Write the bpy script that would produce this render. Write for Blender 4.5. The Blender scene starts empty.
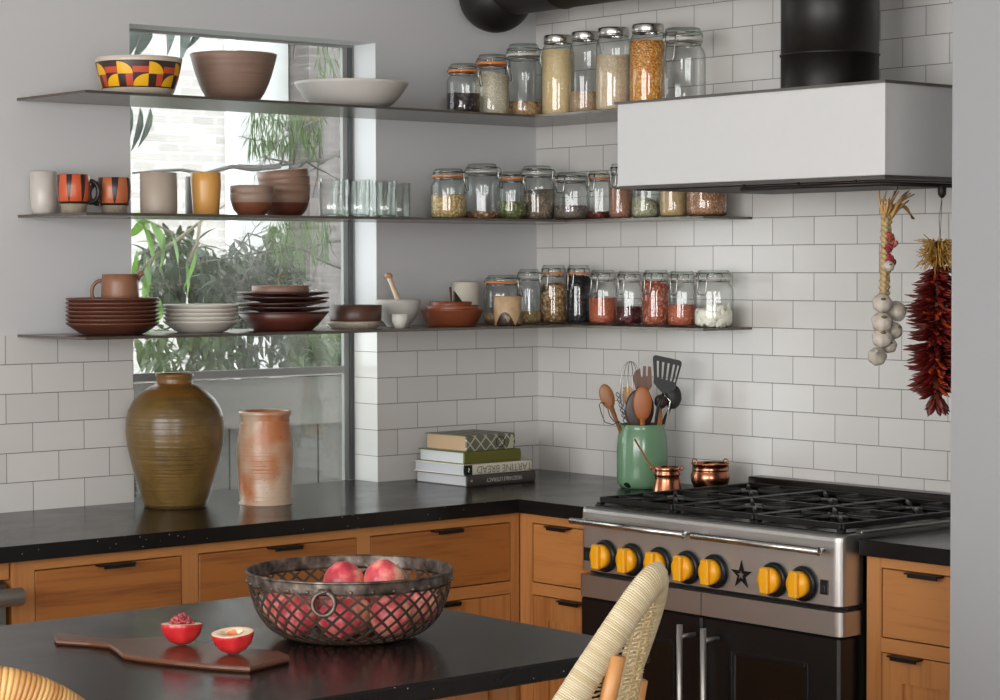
import bpy, math, random
from mathutils import Vector, Matrix
random.seed(7)
PI = math.pi
col = bpy.context.scene.collection
sc = bpy.context.scene

# ------------------------------------------------------------------ camera (solved from the tile grid of both walls)
CX, CY, CZ, YAW, PIT, ROL, FPX = -4.6977, -5.2913, 1.5579, .7089, -.0372, -.0030, 2227.6
Fv = Vector((math.sin(YAW) * math.cos(PIT), math.cos(YAW) * math.cos(PIT), math.sin(PIT)))
Rv = Fv.cross(Vector((0, 0, 1))).normalized()
Uv = Rv.cross(Fv)
c_, s_ = math.cos(ROL), math.sin(ROL)
Rv, Uv = c_ * Rv + s_ * Uv, c_ * Uv - s_ * Rv
CAM = Vector((CX, CY, CZ))
cd = bpy.data.cameras.new('camera'); cam = bpy.data.objects.new('camera', cd); col.objects.link(cam)
cd.sensor_width = 36; cd.lens = FPX / 1000 * 36; cd.clip_end = 200; cd.clip_start = .05
cam.matrix_world = Matrix(((Rv.x, Uv.x, -Fv.x, CX), (Rv.y, Uv.y, -Fv.y, CY), (Rv.z, Uv.z, -Fv.z, CZ), (0, 0, 0, 1)))
sc.camera = cam


def at(u, v, ax, val):
    """the point of the plane ax = val that the photograph shows at pixel u, v (a measurement)"""
    i = 'xyz'.index(ax)
    d = Fv + Rv * (u - 500) / FPX - Uv * (v - 350) / FPX
    return CAM + d * ((val - CAM[i]) / d[i])


def ppm(p):
    return FPX / (Vector(p) - CAM).dot(Fv)


# ------------------------------------------------------------------ mesh builder
class MB:
    def __init__(s):
        s.v = []; s.f = []; s.sm = []; s.uv = []

    def add(s, vs, fs, smooth=False, uvs=None):
        b = len(s.v); s.v += [tuple(v) for v in vs]
        for k, f in enumerate(fs):
            s.f.append([b + i for i in f]); s.sm.append(smooth)
            s.uv.append(uvs[k] if uvs else None)
        return s

    def box(s, x0, y0, z0, x1, y1, z1, bev=0):
        if bev:
            b = bev
            vs = []; 
            for (x, sx) in ((x0, 1), (x1, -1)):
                for (y, sy) in ((y0, 1), (y1, -1)):
                    for (z, sz) in ((z0, 1), (z1, -1)):
                        vs += [(x, y + sy * b, z + sz * b), (x + sx * b, y, z + sz * b), (x + sx * b, y + sy * b, z)]
            def I(a, b_, c, k): return ((a * 2 + b_) * 2 + c) * 3 + k
            fs = []
            fs.append([I(0,0,0,0), I(0,0,1,0), I(0,1,1,0), I(0,1,0,0)]); fs.append([I(1,0,0,0), I(1,1,0,0), I(1,1,1,0), I(1,0,1,0)])
            fs.append([I(0,0,0,1), I(1,0,0,1), I(1,0,1,1), I(0,0,1,1)]); fs.append([I(0,1,0,1), I(0,1,1,1), I(1,1,1,1), I(1,1,0,1)])
            fs.append([I(0,0,0,2), I(0,1,0,2), I(1,1,0,2), I(1,0,0,2)]); fs.append([I(0,0,1,2), I(1,0,1,2), I(1,1,1,2), I(0,1,1,2)])
            for a in (0, 1):
                for b_ in (0, 1):
                    fs.append([I(a,b_,0,0), I(a,b_,1,0), I(a,b_,1,1), I(a,b_,0,1)])
                    fs.append([I(a,0,b_,0), I(a,1,b_,0), I(a,1,b_,2), I(a,0,b_,2)])
                    fs.append([I(0,a,b_,1), I(1,a,b_,1), I(1,a,b_,2), I(0,a,b_,2)])
                    for c in (0, 1): fs.append([I(a,b_,c,0), I(a,b_,c,1), I(a,b_,c,2)])
            # fix winding against the box centre
            cen = Vector(((x0+x1)/2, (y0+y1)/2, (z0+z1)/2))
            out = []
            for f in fs:
                p = [Vector(vs[i]) for i in f]; n = (p[1]-p[0]).cross(p[2]-p[0]); m = sum(p, Vector())/len(p)
                out.append(f if n.dot(m-cen) > 0 else f[::-1])
            return s.add(vs, out)
        vs = [(x, y, z) for x in (x0, x1) for y in (y0, y1) for z in (z0, z1)]
        return s.add(vs, [(0,1,3,2), (4,6,7,5), (0,4,5,1), (2,3,7,6), (0,2,6,4), (1,5,7,3)])

    def lathe(s, prof, n=32, c=(0, 0, 0), smooth=True, tilt=None, cap=True, axis='z', wob=None):
        """prof: list of (r, z) from bottom/inside to end; r<1e-6 closes with a pole"""
        vs = []; L = len(prof); arc = [0]
        for i in range(1, L): arc.append(arc[-1] + math.hypot(prof[i][0]-prof[i-1][0], prof[i][1]-prof[i-1][1]))
        M = tilt if tilt else Matrix()
        for (r, z) in prof:
            for k in range(n):
                a = 2*PI*k/n; rr = r * (wob(a, z) if wob else 1)
                p = M @ Vector((rr*math.cos(a), rr*math.sin(a), z))
                if axis == 'x': p = Vector((p.z, p.x, p.y))
                if axis == 'y': p = Vector((p.y, p.z, p.x))
                vs.append(tuple(p + Vector(c)))
        fs = []; uvs = []
        for i in range(L-1):
            for k in range(n):
                k2 = (k+1) % n
                fs.append((i*n+k, i*n+k2, (i+1)*n+k2, (i+1)*n+k))
                uvs.append([(k/n, arc[i]), ((k+1)/n, arc[i]), ((k+1)/n, arc[i+1]), (k/n, arc[i+1])])
        if cap:
            if prof[0][0] > 1e-5: fs.append(tuple(range(n))[::-1]); uvs.append([(.5, 0)]*n)
            if prof[-1][0] > 1e-5: fs.append(tuple((L-1)*n+k for k in range(n))); uvs.append([(.5, arc[-1])]*n)
        return s.add(vs, fs, smooth, uvs)

    def tube(s, pts, r, n=8, closed=False, flat=None, up=None, smooth=True):
        """pts path; r radius or list; flat=(a,b) elliptical scale on (side, up) axes"""
        P = [Vector(p) for p in pts]; L = len(P); vs = []
        R = r if isinstance(r, (list, tuple)) else [r]*L
        ref = Vector(up) if up else None; prev = None
        arc = [0]
        for i in range(1, L): arc.append(arc[-1] + (P[i]-P[i-1]).length)
        for i in range(L):
            a = P[i-1] if (i > 0 or closed) else P[i]; b = P[(i+1) % L] if (i < L-1 or closed) else P[i]
            t = (b-a)
            t = t.normalized() if t.length > 1e-9 else Vector((0, 0, 1))
            if ref is not None: x = t.cross(ref)
            elif prev is not None: x = prev - t*prev.dot(t)
            else: x = t.cross(Vector((0, 0, 1)) if abs(t.z) < .9 else Vector((1, 0, 0)))
            if x.length < 1e-6: x = t.cross(Vector((1, 0, 0)) if abs(t.x) < .9 else Vector((0, 1, 0)))
            x.normalize(); prev = x.copy(); y = t.cross(x)
            fa, fb = flat if flat else (1, 1)
            for k in range(n):
                an = 2*PI*k/n
                vs.append(tuple(P[i] + (x*math.cos(an)*fa + y*math.sin(an)*fb)*R[i]))
        fs = []; uvs = []
        for i in range(L if closed else L-1):
            i2 = (i+1) % L
            for k in range(n):
                k2 = (k+1) % n
                fs.append((i*n+k, i*n+k2, i2*n+k2, i2*n+k))
                a1 = arc[i+1] if i+1 < L else arc[-1]+.01
                uvs.append([(k/n, arc[i]), ((k+1)/n, arc[i]), ((k+1)/n, a1), (k/n, a1)])
        if not closed:
            fs.append(tuple(range(n))[::-1]); uvs.append([(0, 0)]*n)
            fs.append(tuple((L-1)*n+k for k in range(n))); uvs.append([(0, 0)]*n)
        return s.add(vs, fs, smooth, uvs)

    def ell(s, c, rx, ry, rz, n=12, m=8, rot=None, fn=None):
        vs = []; fs = []
        M = rot if rot else Matrix.Identity(3)
        for i in range(m+1):
            th = PI*i/m
            for k in range(n):
                a = 2*PI*k/n
                p = Vector((math.sin(th)*math.cos(a), math.sin(th)*math.sin(a), math.cos(th)))
                if fn: p = p*fn(p)
                vs.append(tuple(Vector(c) + M @ Vector((p.x*rx, p.y*ry, p.z*rz))))
        for i in range(m):
            for k in range(n):
                k2 = (k+1) % n
                fs.append((i*n+k, (i+1)*n+k, (i+1)*n+k2, i*n+k2))
        return s.add(vs, fs, True)

    def slab(s, pts, n, th):
        """flat outline (3D points) thickened along the direction n"""
        P = [Vector(p) for p in pts]; n = Vector(n).normalized()*th/2; L = len(P)
        nn = sum(((P[i]-P[0]).cross(P[i+1]-P[0]) for i in range(1, L-1)), Vector())
        if nn.dot(n) < 0: P = P[::-1]
        vs = [p+n for p in P]+[p-n for p in P]
        return s.add(vs, [tuple(range(L)), tuple(range(L, 2*L))[::-1]]+[(i, L+i, L+(i+1) % L, (i+1) % L) for i in range(L)])

    def prism(s, poly, ax, a, b, smooth=False):
        """poly: 2D outline extruded along axis ax from a to b; poly coords are the two other axes in xyz order"""
        def P(p, t):
            return {'x': (t, p[0], p[1]), 'y': (p[0], t, p[1]), 'z': (p[0], p[1], t)}[ax]
        n = len(poly); vs = [P(p, a) for p in poly] + [P(p, b) for p in poly]
        fs = [tuple(range(n)), tuple(range(n, 2*n))[::-1]] + [(i, n+i, n+(i+1) % n, (i+1) % n) for i in range(n)]
        area = sum(poly[i][0]*poly[(i+1) % n][1]-poly[(i+1) % n][0]*poly[i][1] for i in range(n))
        flip = (area > 0) == (ax != 'y')
        if (b > a) != flip: fs = [f[::-1] for f in fs]
        return s.add(vs, fs, smooth)

    def build(s, name, m, parent=None, loc=None):
        me = bpy.data.meshes.new(name); me.from_pydata(s.v, [], s.f)
        me.polygons.foreach_set('use_smooth', s.sm)
        if any(u is not None for u in s.uv):
            ul = me.uv_layers.new(name='UVMap'); flat = []
            for f, u in zip(s.f, s.uv):
                for q in (u if u is not None else [(0, 0)]*len(f)): flat += [q[0], q[1]]
            ul.data.foreach_set('uv', flat)
        me.update()
        if m is not None: me.materials.append(m)
        o = bpy.data.objects.new(name, me); col.objects.link(o)
        if parent is not None: o.parent = parent
        if loc is not None: o.location = loc
        return o


def tag(o, label=None, cat=None, group=None, kind=None):
    if label: o['label'] = label
    if cat: o['category'] = cat
    if group: o['group'] = group
    if kind: o['kind'] = kind
    return o


def thing(name, label, cat, loc=(0, 0, 0), rz=0, group=None):
    o = bpy.data.objects.new(name, None); o.empty_display_size = .05; col.objects.link(o)
    o.location = loc; o.rotation_euler = (0, 0, rz)
    return tag(o, label, cat, group)


def copy_tree(o, parent=None):
    c = o.copy(); col.objects.link(c)
    if parent is not None: c.parent = parent
    for ch in [q for q in o.children]: copy_tree(ch, c)
    return c


def struct(o): o['kind'] = 'structure'; return o


ORD = ['bottom', 'second', 'third', 'fourth', 'fifth', 'sixth', 'seventh', 'eighth']

# ------------------------------------------------------------------ materials
def lin(h):
    if isinstance(h, str):
        c = [int(h[i:i+2], 16)/255 for i in (0, 2, 4)]
        return tuple(x/12.92 if x <= .04045 else ((x+.055)/1.055)**2.4 for x in c) + (1,)
    return tuple(h) + (1,)


class NT:
    def __init__(s, name):
        s.m = bpy.data.materials.new(name); s.m.use_nodes = True; s.t = s.m.node_tree; s.t.nodes.clear()
        s.out = s.t.nodes.new('ShaderNodeOutputMaterial')

    def n(s, ty, props=None, **ins):
        nd = s.t.nodes.new(ty)
        for k, v in (props or {}).items(): setattr(nd, k, v)
        for k, v in ins.items():
            key = int(k[1:]) if k[0] == '_' and k[1:].isdigit() else k.replace('_', ' ')
            s.set(nd.inputs[key], v)
        return nd

    def set(s, sock, v):
        if isinstance(v, bpy.types.NodeSocket): s.t.links.new(v, sock)
        else: sock.default_value = v

    def coord(s, kind='Object'): return s.n('ShaderNodeTexCoord').outputs[kind]

    def mapping(s, vec, loc=(0, 0, 0), rot=(0, 0, 0), scale=(1, 1, 1)):
        return s.n('ShaderNodeMapping', Vector=vec, Location=loc, Rotation=rot, Scale=scale).outputs[0]

    def noise(s, vec, scale=5, detail=3, rough=.5, out='Fac', dist=0):
        return s.n('ShaderNodeTexNoise', Vector=vec, Scale=scale, Detail=detail, Roughness=rough, Distortion=dist).outputs[out]

    def ramp(s, fac, stops, interp='LINEAR'):
        r = s.n('ShaderNodeValToRGB', Fac=fac); cr = r.color_ramp; cr.interpolation = interp
        while len(cr.elements) < len(stops): cr.elements.new(.5)
        for e, (p, c) in zip(cr.elements, stops): e.position = p; e.color = lin(c)
        return r.outputs[0]

    def mix(s, fac, a, b, mode='MIX'):
        nd = s.n('ShaderNodeMix', {'data_type': 'RGBA', 'blend_type': mode}); s.set(nd.inputs[0], fac)
        s.set(nd.inputs[6], lin(a) if isinstance(a, str) else a); s.set(nd.inputs[7], lin(b) if isinstance(b, str) else b)
        return nd.outputs[2]

    def math(s, op, a, b=0.0, c=None):
        nd = s.n('ShaderNodeMath', {'operation': op}); s.set(nd.inputs[0], a); s.set(nd.inputs[1], b)
        if c is not None: s.set(nd.inputs[2], c)
        return nd.outputs[0]

    def bump(s, h, dist=.002, strength=1.0): return s.n('ShaderNodeBump', Height=h, Distance=dist, Strength=strength).outputs[0]

    def princ(s, color, rough=.5, metal=0.0, normal=None, spec=.5, **kw):
        p = s.n('ShaderNodeBsdfPrincipled'); s.set(p.inputs['Base Color'], lin(color) if isinstance(color, str) else color)
        s.set(p.inputs['Roughness'], rough); s.set(p.inputs['Metallic'], metal); s.set(p.inputs['Specular IOR Level'], spec)
        if normal is not None: s.set(p.inputs['Normal'], normal)
        for k, v in kw.items(): s.set(p.inputs[k.replace('_', ' ')], v)
        s.t.links.new(p.outputs[0], s.out.inputs[0]); return s.m


_cache = {}
def cached(fn):
    def w(*a, **kw):
        k = (fn.__name__,) + a + tuple(kw.items())
        if k not in _cache: _cache[k] = fn(*a, **kw)
        return _cache[k]
    return w


@cached
def ceramic(c, rough=.35, speck=0.0, var=.1, sp='3a2a20'):
    t = NT('ceramic'); v = t.coord(); n = t.noise(v, 18, 4)
    base = t.mix(t.math('MULTIPLY', n, var*2), c, [x*.75 for x in lin(c)[:3]]+[1])
    if speck:
        vo = t.n('ShaderNodeTexVoronoi', Vector=v, Scale=260).outputs['Distance']
        base = t.mix(t.math('MULTIPLY', t.math('LESS_THAN', vo, speck), .8), base, sp)
    return t.princ(base, rough, normal=t.bump(n, .0015, .25))


@cached
def plain(c, rough=.5, metal=0.0, spec=.5):
    t = NT('plain'); n = t.noise(t.coord(), 40, 3)
    return t.princ(t.mix(t.math('MULTIPLY', n, .12), c, [x*.7 for x in lin(c)[:3]]+[1]), rough, metal, t.bump(n, .0004, .2), spec)


@cached
def paint(c, rough=.6):
    t = NT('wall_paint'); v = t.coord(); n = t.noise(v, 90, 3)
    return t.princ(t.mix(t.math('MULTIPLY', t.noise(v, 1.5, 3), .06), c, [x*.85 for x in lin(c)[:3]]+[1]), rough, normal=t.bump(n, .0006, .25))


@cached
def wood(ax, c1, c2, rough=.42, scale=1.0, seed=0.0):
    """grain runs along ax"""
    t = NT('wood'); v = t.coord()
    sc_ = {'x': (1.2, 22, 22), 'y': (22, 1.2, 22), 'z': (22, 22, 1.2)}[ax]
    m = t.mapping(v, loc=(seed, seed*1.7, seed*.6), scale=tuple(q*scale for q in sc_))
    rnd = t.n('ShaderNodeObjectInfo').outputs['Random']
    mm = t.n('ShaderNodeVectorMath', {'operation': 'ADD'}); t.set(mm.inputs[0], m)
    cmb = t.n('ShaderNodeCombineXYZ', X=t.math('MULTIPLY', rnd, 37), Y=t.math('MULTIPLY', rnd, 19), Z=t.math('MULTIPLY', rnd, 53)); t.set(mm.inputs[1], cmb.outputs[0])
    n1 = t.noise(mm.outputs[0], 1.0, 5, .6, dist=.6); n2 = t.noise(mm.outputs[0], 5.0, 3, .5)
    f = t.math('ADD', t.math('MULTIPLY', n1, .75), t.math('MULTIPLY', n2, .25))
    c = t.ramp(f, [(.32, c2), (.5, c1), (.62, c1), (.72, c2)])
    c = t.mix(t.math('MULTIPLY', rnd, .25), c, c2)
    return t.princ(c, rough, normal=t.bump(f, .0008, .3))


@cached
def steel(c='9a9896', rough=.28, ax='y'):
    t = NT('brushed_steel'); sc_ = {'x': (2, 300, 300), 'y': (300, 2, 300), 'z': (300, 300, 2)}[ax]
    n = t.noise(t.mapping(t.coord(), scale=sc_), 1, 2)
    return t.princ(c, t.math('ADD', t.math('MULTIPLY', n, .12), rough), 1.0, t.bump(n, .00008, .1))


@cached
def copper():
    t = NT('copper'); v = t.coord(); n = t.noise(v, 30, 4)
    c = t.ramp(n, [(.35, 'c08468'), (.6, '9a6248'), (.8, '5a3624')])
    return t.princ(c, t.math('ADD', t.math('MULTIPLY', n, .2), .14), 1.0, t.bump(n, .0008, .2))


@cached
def glass(tint='fbfdfc', edge='737c78', pw=3.0):
    t = NT('clear_glass')
    f = t.n('ShaderNodeLayerWeight', Blend=.5).outputs['Facing']
    tr = t.n('ShaderNodeBsdfTransparent', Color=t.mix(t.math('POWER', f, pw), tint, edge))
    gl = t.n('ShaderNodeBsdfGlossy', Color=(1, 1, 1, 1), Roughness=.05)
    fr = t.math('ADD', t.math('MULTIPLY', t.math('POWER', f, 4.0), .75), .05)
    mx = t.n('ShaderNodeMixShader'); t.set(mx.inputs[0], fr); t.set(mx.inputs[1], tr.outputs[0]); t.set(mx.inputs[2], gl.outputs[0])
    t.t.links.new(mx.outputs[0], t.out.inputs[0]); return t.m


@cached
def pane_glass():
    t = NT('window_glass'); v = t.coord()
    tr = t.n('ShaderNodeBsdfTransparent', Color=(.95, .97, .96, 1)); gl = t.n('ShaderNodeBsdfGlossy', Color=(1, 1, 1, 1), Roughness=.02)
    sp = t.n('ShaderNodeTexVoronoi', Vector=v, Scale=70).outputs['Distance']
    dirt = t.math('MULTIPLY', t.math('GREATER_THAN', t.noise(v, 7, 6, .7), .5), t.math('LESS_THAN', sp, .14))
    df = t.n('ShaderNodeBsdfDiffuse', Color=(.8, .8, .8, 1))
    tl = t.n('ShaderNodeBsdfTranslucent', Color=(.85, .85, .85, 1)); dt = t.n('ShaderNodeMixShader', _0=.6); t.set(dt.inputs[1], df.outputs[0]); t.set(dt.inputs[2], tl.outputs[0])
    haze = t.math('ADD', t.math('MULTIPLY', dirt, .10), t.math('MULTIPLY', t.noise(v, 3, 5, .6), .035))
    m1 = t.n('ShaderNodeMixShader'); t.set(m1.inputs[0], haze); t.set(m1.inputs[1], tr.outputs[0]); t.set(m1.inputs[2], dt.outputs[0])
    mx = t.n('ShaderNodeMixShader', _0=.06); t.set(mx.inputs[1], m1.outputs[0]); t.set(mx.inputs[2], gl.outputs[0])
    t.t.links.new(mx.outputs[0], t.out.inputs[0]); return t.m


@cached
def grain(c1, c2, c3, scale=220.0, bump=.003, stretch=1.0):
    t = NT('dry_grain'); v = t.mapping(t.coord(), scale=(1, 1, stretch))
    vo = t.n('ShaderNodeTexVoronoi', Vector=v, Scale=scale*.85)
    r = t.n('ShaderNodeSeparateColor', Color=vo.outputs['Color']).outputs[0]
    c = t.ramp(r, [(0, c1), (.5, c2), (1, c3)])
    c = t.mix(t.math('MULTIPLY', t.math('GREATER_THAN', vo.outputs['Distance'], .45), .6), c, [x*.5 for x in lin(c2)[:3]]+[1])
    return t.princ(c, .6, normal=t.bump(t.math('SUBTRACT', 1.0, vo.outputs['Distance']), bump, .8))


@cached
def stone(c1, c2, fleck='b8b4ac', rough=.16):
    t = NT('dark_stone'); v = t.coord()
    n = t.noise(v, 8, 5, .6); n2 = t.noise(v, 120, 2)
    sp = t.n('ShaderNodeTexVoronoi', Vector=v, Scale=120)
    r = t.n('ShaderNodeSeparateColor', Color=sp.outputs['Color']).outputs[0]
    fl = t.math('MULTIPLY', t.math('LESS_THAN', sp.outputs['Distance'], .13), t.math('GREATER_THAN', r, .84))
    c = t.mix(fl, t.mix(n, c1, c2), fleck)
    return t.princ(c, t.math('ADD', t.math('MULTIPLY', n, .16), rough), normal=t.bump(n2, .0006, .12), spec=.2)


@cached
def wrap_mat(c1, c2, freq=230.0):
    t = NT('rattan_wrap'); uv = t.n('ShaderNodeSeparateXYZ', Vector=t.coord('UV'))
    ph = t.math('MULTIPLY', uv.outputs['Y'], freq)
    w = t.math('ABSOLUTE', t.math('SINE', t.math('MULTIPLY', ph, PI)))
    cell = t.n('ShaderNodeTexWhiteNoise', {'noise_dimensions': '1D'}, W=t.math('FLOOR', ph)).outputs['Value']
    c = t.mix(cell, c1, c2)
    c = t.mix(t.math('MULTIPLY', t.math('SUBTRACT', 1.0, w), .35), c, '6b4a28')
    return t.princ(c, .55, normal=t.bump(w, .0015, .8))


def tile_mat(ax, x0, bw=.1551, rh=.0782, z1=.9922):
    t = NT('wall_tile'); v = t.n('ShaderNodeSeparateXYZ', Vector=t.coord())
    px = t.math('SUBTRACT', v.outputs[ax.upper()], x0); pz = t.math('SUBTRACT', v.outputs['Z'], z1-rh)
    if ax == 'y': px = t.math('MULTIPLY', px, -1.0); 
    px = t.math('ADD', px, bw*100); pz = t.math('ADD', pz, rh*100)
    vec = t.n('ShaderNodeCombineXYZ', X=px, Y=pz, Z=0.0).outputs[0]
    b = t.n('ShaderNodeTexBrick', {'offset': .5, 'offset_frequency': 2, 'squash': 1.0}, Vector=vec, Scale=1.0)
    for k, q in (('Color1', lin('d2cfcb')), ('Color2', lin('cac7c3')), ('Mortar', lin('77736e')), ('Mortar Size', .0011), ('Mortar Smooth', .15), ('Bias', 0.0), ('Brick Width', bw), ('Row Height', rh)):
        b.inputs[k].default_value = q
    wav = t.noise(t.mapping(t.coord(), scale=(1, 1, 1)), 14, 2)
    h = t.math('SUBTRACT', t.math('MULTIPLY', wav, .35), t.math('MULTIPLY', b.outputs['Fac'], 1.0))
    rg = t.math('ADD', t.math('MULTIPLY', b.outputs['Fac'], .5), .2)
    return t.princ(b.outputs['Color'], rg, normal=t.bump(h, .0016, .6))


M_GLASS = glass(); M_CHROME = plain('c8c8c8', .18, 1.0); M_BLACKMETAL = plain('1a1918', .45, .3)
M_WIRE = plain('a8a6a2', .25, 1.0)

# ------------------------------------------------------------------ room shell
WX0, WX1, WZ0, WZ1 = -1.485, -.640, .915, 2.226
PAINT = paint('c6c6c7', .65)
for q in ((-7, 0, WX0, 2.9), (WX1, 0, 0.0, 2.9), (WX0, 0, WX1, .876), (WX0, WZ1, WX1, 2.9)):
    struct(MB().box(q[0], .006, q[1], q[2], .15, q[3]).build('wall_back', PAINT))
w = MB(); w.box(.008, -7, 0, .24, .24, 2.9); struct(w.build('wall_right', PAINT))
struct(MB().box(0, -2.6, .88, .008, .006, 2.9).build('wall_tile_right', tile_mat('y', -.0702)))
struct(MB().box(-3.2, 0, .88, WX0, .006, 1.3812).build('wall_tile_left', tile_mat('x', -1.8737)))
tr_ = MB(); tr_.box(WX1-.004, 0, .88, 0, .006, 1.3812); tr_.box(WX1-.004, .006, .905, WX1, .112, 1.3812)
struct(tr_.build('wall_tile_back', tile_mat('x', -.5677)))
WHITE = paint('c8c8c6', .7)
struct(MB().box(-7, -7, 2.9, .24, .24, 3.0).build('ceiling', WHITE))
w = MB(); w.box(-7.2, -7, 0, -7, -5.4, 2.9); w.box(-7.2, -1.3, 0, -7, .24, 2.9); w.box(-7.2, -5.4, 0, -7, -1.3, .7); w.box(-7.2, -5.4, 2.6, -7, -1.3, 2.9)
struct(w.build('wall_left', WHITE))
w = MB(); w.box(-7.2, -7.2, 0, -6.2, -7, 2.9); w.box(-4.4, -7.2, 0, .24, -7, 2.9); w.box(-6.2, -7.2, 2.4, -4.4, -7, 2.9); w.box(-6.2, -7.2, 0, -4.4, -7, .9)
struct(w.build('wall_front', WHITE))
struct(MB().box(-7.2, -7.2, -.05, .24, .24, 0).build('floor', wood('x', 'a08c74', '83705a')))
# tall white wall end at the right, beside the short counter
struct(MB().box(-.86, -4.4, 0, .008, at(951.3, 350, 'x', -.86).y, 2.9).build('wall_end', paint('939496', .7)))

# window 1 : frame, transom, glass
wf = MB(); fy0, fy1 = .112, .135
wf.box(WX0, fy0, WZ0, WX0+.012, fy1, WZ1); wf.box(WX1-.036, fy0+.010, WZ0, WX1-.018, fy1, WZ1-.007); wf.box(WX1-.004, fy0, WZ0, WX1, fy1, WZ1-.007)
wf.box(WX0, fy0, WZ1-.007, WX1, fy1, WZ1); 
wfo = struct(wf.build('window_1', plain('8d8e8b', .45)))
MB().box(WX1-.018, fy0+.004, WZ0, WX1-.004, fy1, WZ1-.007).build('gasket', plain('55585a', .5), wfo)
tz = at(240, 373, 'y', .13).z
MB().box(WX0+.012, fy0+.012, tz-.012, WX1-.036, fy1, tz+.010).build('transom', plain('9c9c98', .5), wfo)
MB().box(WX0+.012, .137, WZ0, WX1-.018, .141, WZ1-.007).build('pane', pane_glass(), wfo)

# ------------------------------------------------------------------ counters
ST = stone('100f0e', '1c1a19', rough=.13)
ctop = MB()
ctop.prism([(-3.0, -.652), (-.653, -.652), (-.653, -.953), (0, -.953), (0, 0), (WX1, 0), (WX1, .112), (WX0, .112), (WX0, 0), (-3.0, 0)], 'z', .877, .915)
tag(ctop.build('worktop', ST), 'long black stone worktop running under the window and around the corner to the stove', 'worktop')
tag(MB().box(-.655, -2.29, .877, 0, -1.872, .915, .002).build('worktop', ST), 'short black stone worktop piece right of the stove', 'worktop')

FW = ('b57a44', '955c30')   # frame wood
DW = ('a4662f', '733f1c')   # drawer wood
def cab_pull(parent, ax, c, z, w=.10):
    """thin black edge pull; c = centre along the front"""
    m = MB()
    if ax == 'A':
        m.box(c-w/2, -.652, z-.003, c+w/2, -.63, z+.001); m.box(c-w/2+.012, -.655, z-.009, c+w/2-.004, -.650, z+.001)
    else:
        m.box(-.652, c-w/2, z-.003, -.63, c+w/2, z+.001); m.box(-.655, c-w/2+.004, z-.009, -.650, c+w/2-.012, z+.001)
    return m.build('handle', plain('15130f', .4, .4), parent)

# base cabinet unit A (under the window), front plane y=-.63
ca = thing('base_cabinet', 'long orange-brown wooden base cabinet with flush drawers under the window counter', 'cabinet', (0, 0, 0))
zc = .877
MB().box(-2.20, -.60, .10, -.04, -.02, zc-.01).build('body', wood('z', *FW), ca)
fz = [(.10, .14), (.652, .685), (.851, zc)]
for x0, x1 in ((-2.20, -2.141), (-1.735, -1.688), (-1.196, -1.153), (-.663, -.632)):
    MB().box(x0, -.63, .10, x1, -.60, zc).build('stile', wood('z', *FW), ca)
for xa, xb in ((-2.141, -1.735), (-1.688, -1.196), (-1.153, -.663)):
    for z0, z1 in fz: MB().box(xa, -.63, z0, xb, -.60, z1).build('rail', wood('x', *FW), ca)
    d = MB().box(xa+.003, -.63, .688, xb-.003, -.612, .848, .001).build('drawer', wood('x', *DW), ca)
    cab_pull(d, 'A', (xa+xb)/2+.01, .848)
    # shaker door below
    dm = MB()
    for (a, b, z0, z1) in ((xa+.003, xb-.003, .585, .649), (xa+.003, xb-.003, .143, .21), (xa+.003, xa+.063, .21, .585), (xb-.063, xb-.003, .21, .585)):
        dm.box(a, -.63, z0, b, -.612, z1)
    dm.box(xa+.063, -.622, .21, xb-.063, -.616, .585)
    d = dm.build('door', wood('z', *FW), ca); cab_pull(d, 'A', (xa+xb)/2, .649)
MB().box(-2.2, -.56, 0, -.04, -.05, .10).build('plinth', plain('241f1b', .6), ca)
# corner + drawer stack B
cb = thing('base_cabinet', 'narrow wooden drawer cabinet between the counter corner and the stove', 'cabinet', (0, 0, 0))
MB().box(-.60, -.953, .10, -.04, -.64, zc-.01).build('body', wood('z', *FW), cb)
MB().box(-.63, -.684, .10, -.60, -.632, zc).build('stile', wood('z', *FW), cb)
MB().box(-.63, -.955, .10, -.60, -.946, zc).build('stile', wood('z', *FW), cb)
for z0, z1 in fz: MB().box(-.63, -.946, z0, -.60, -.684, z1).build('rail', wood('y', *FW), cb)
d = MB().box(-.63, -.943, .688, -.612, -.687, .848, .001).build('drawer', wood('y', 'b87a42', '9a5f30'), cb); cab_pull(d, 'B', -.80, .848, .09)
def door_b(cabinet, ya, yb, yp):
    dm = MB()
    for (a, b, z0, z1) in ((ya, yb, .585, .649), (ya, yb, .143, .21), (ya, ya+.06, .21, .585), (yb-.06, yb, .21, .585)):
        dm.box(-.63, a, z0, -.612, b, z1)
    dm.box(-.622, ya+.06, .21, -.616, yb-.06, .585)
    d = dm.build('door', wood('z', 'b57a44', '935a2c'), cabinet); cab_pull(d, 'B', yp, .649, .09)
door_b(cb, -.943, -.687, -.85)
MB().box(-.56, -.953, 0, -.05, -.64, .10).build('plinth', plain('241f1b', .6), cb)
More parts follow.
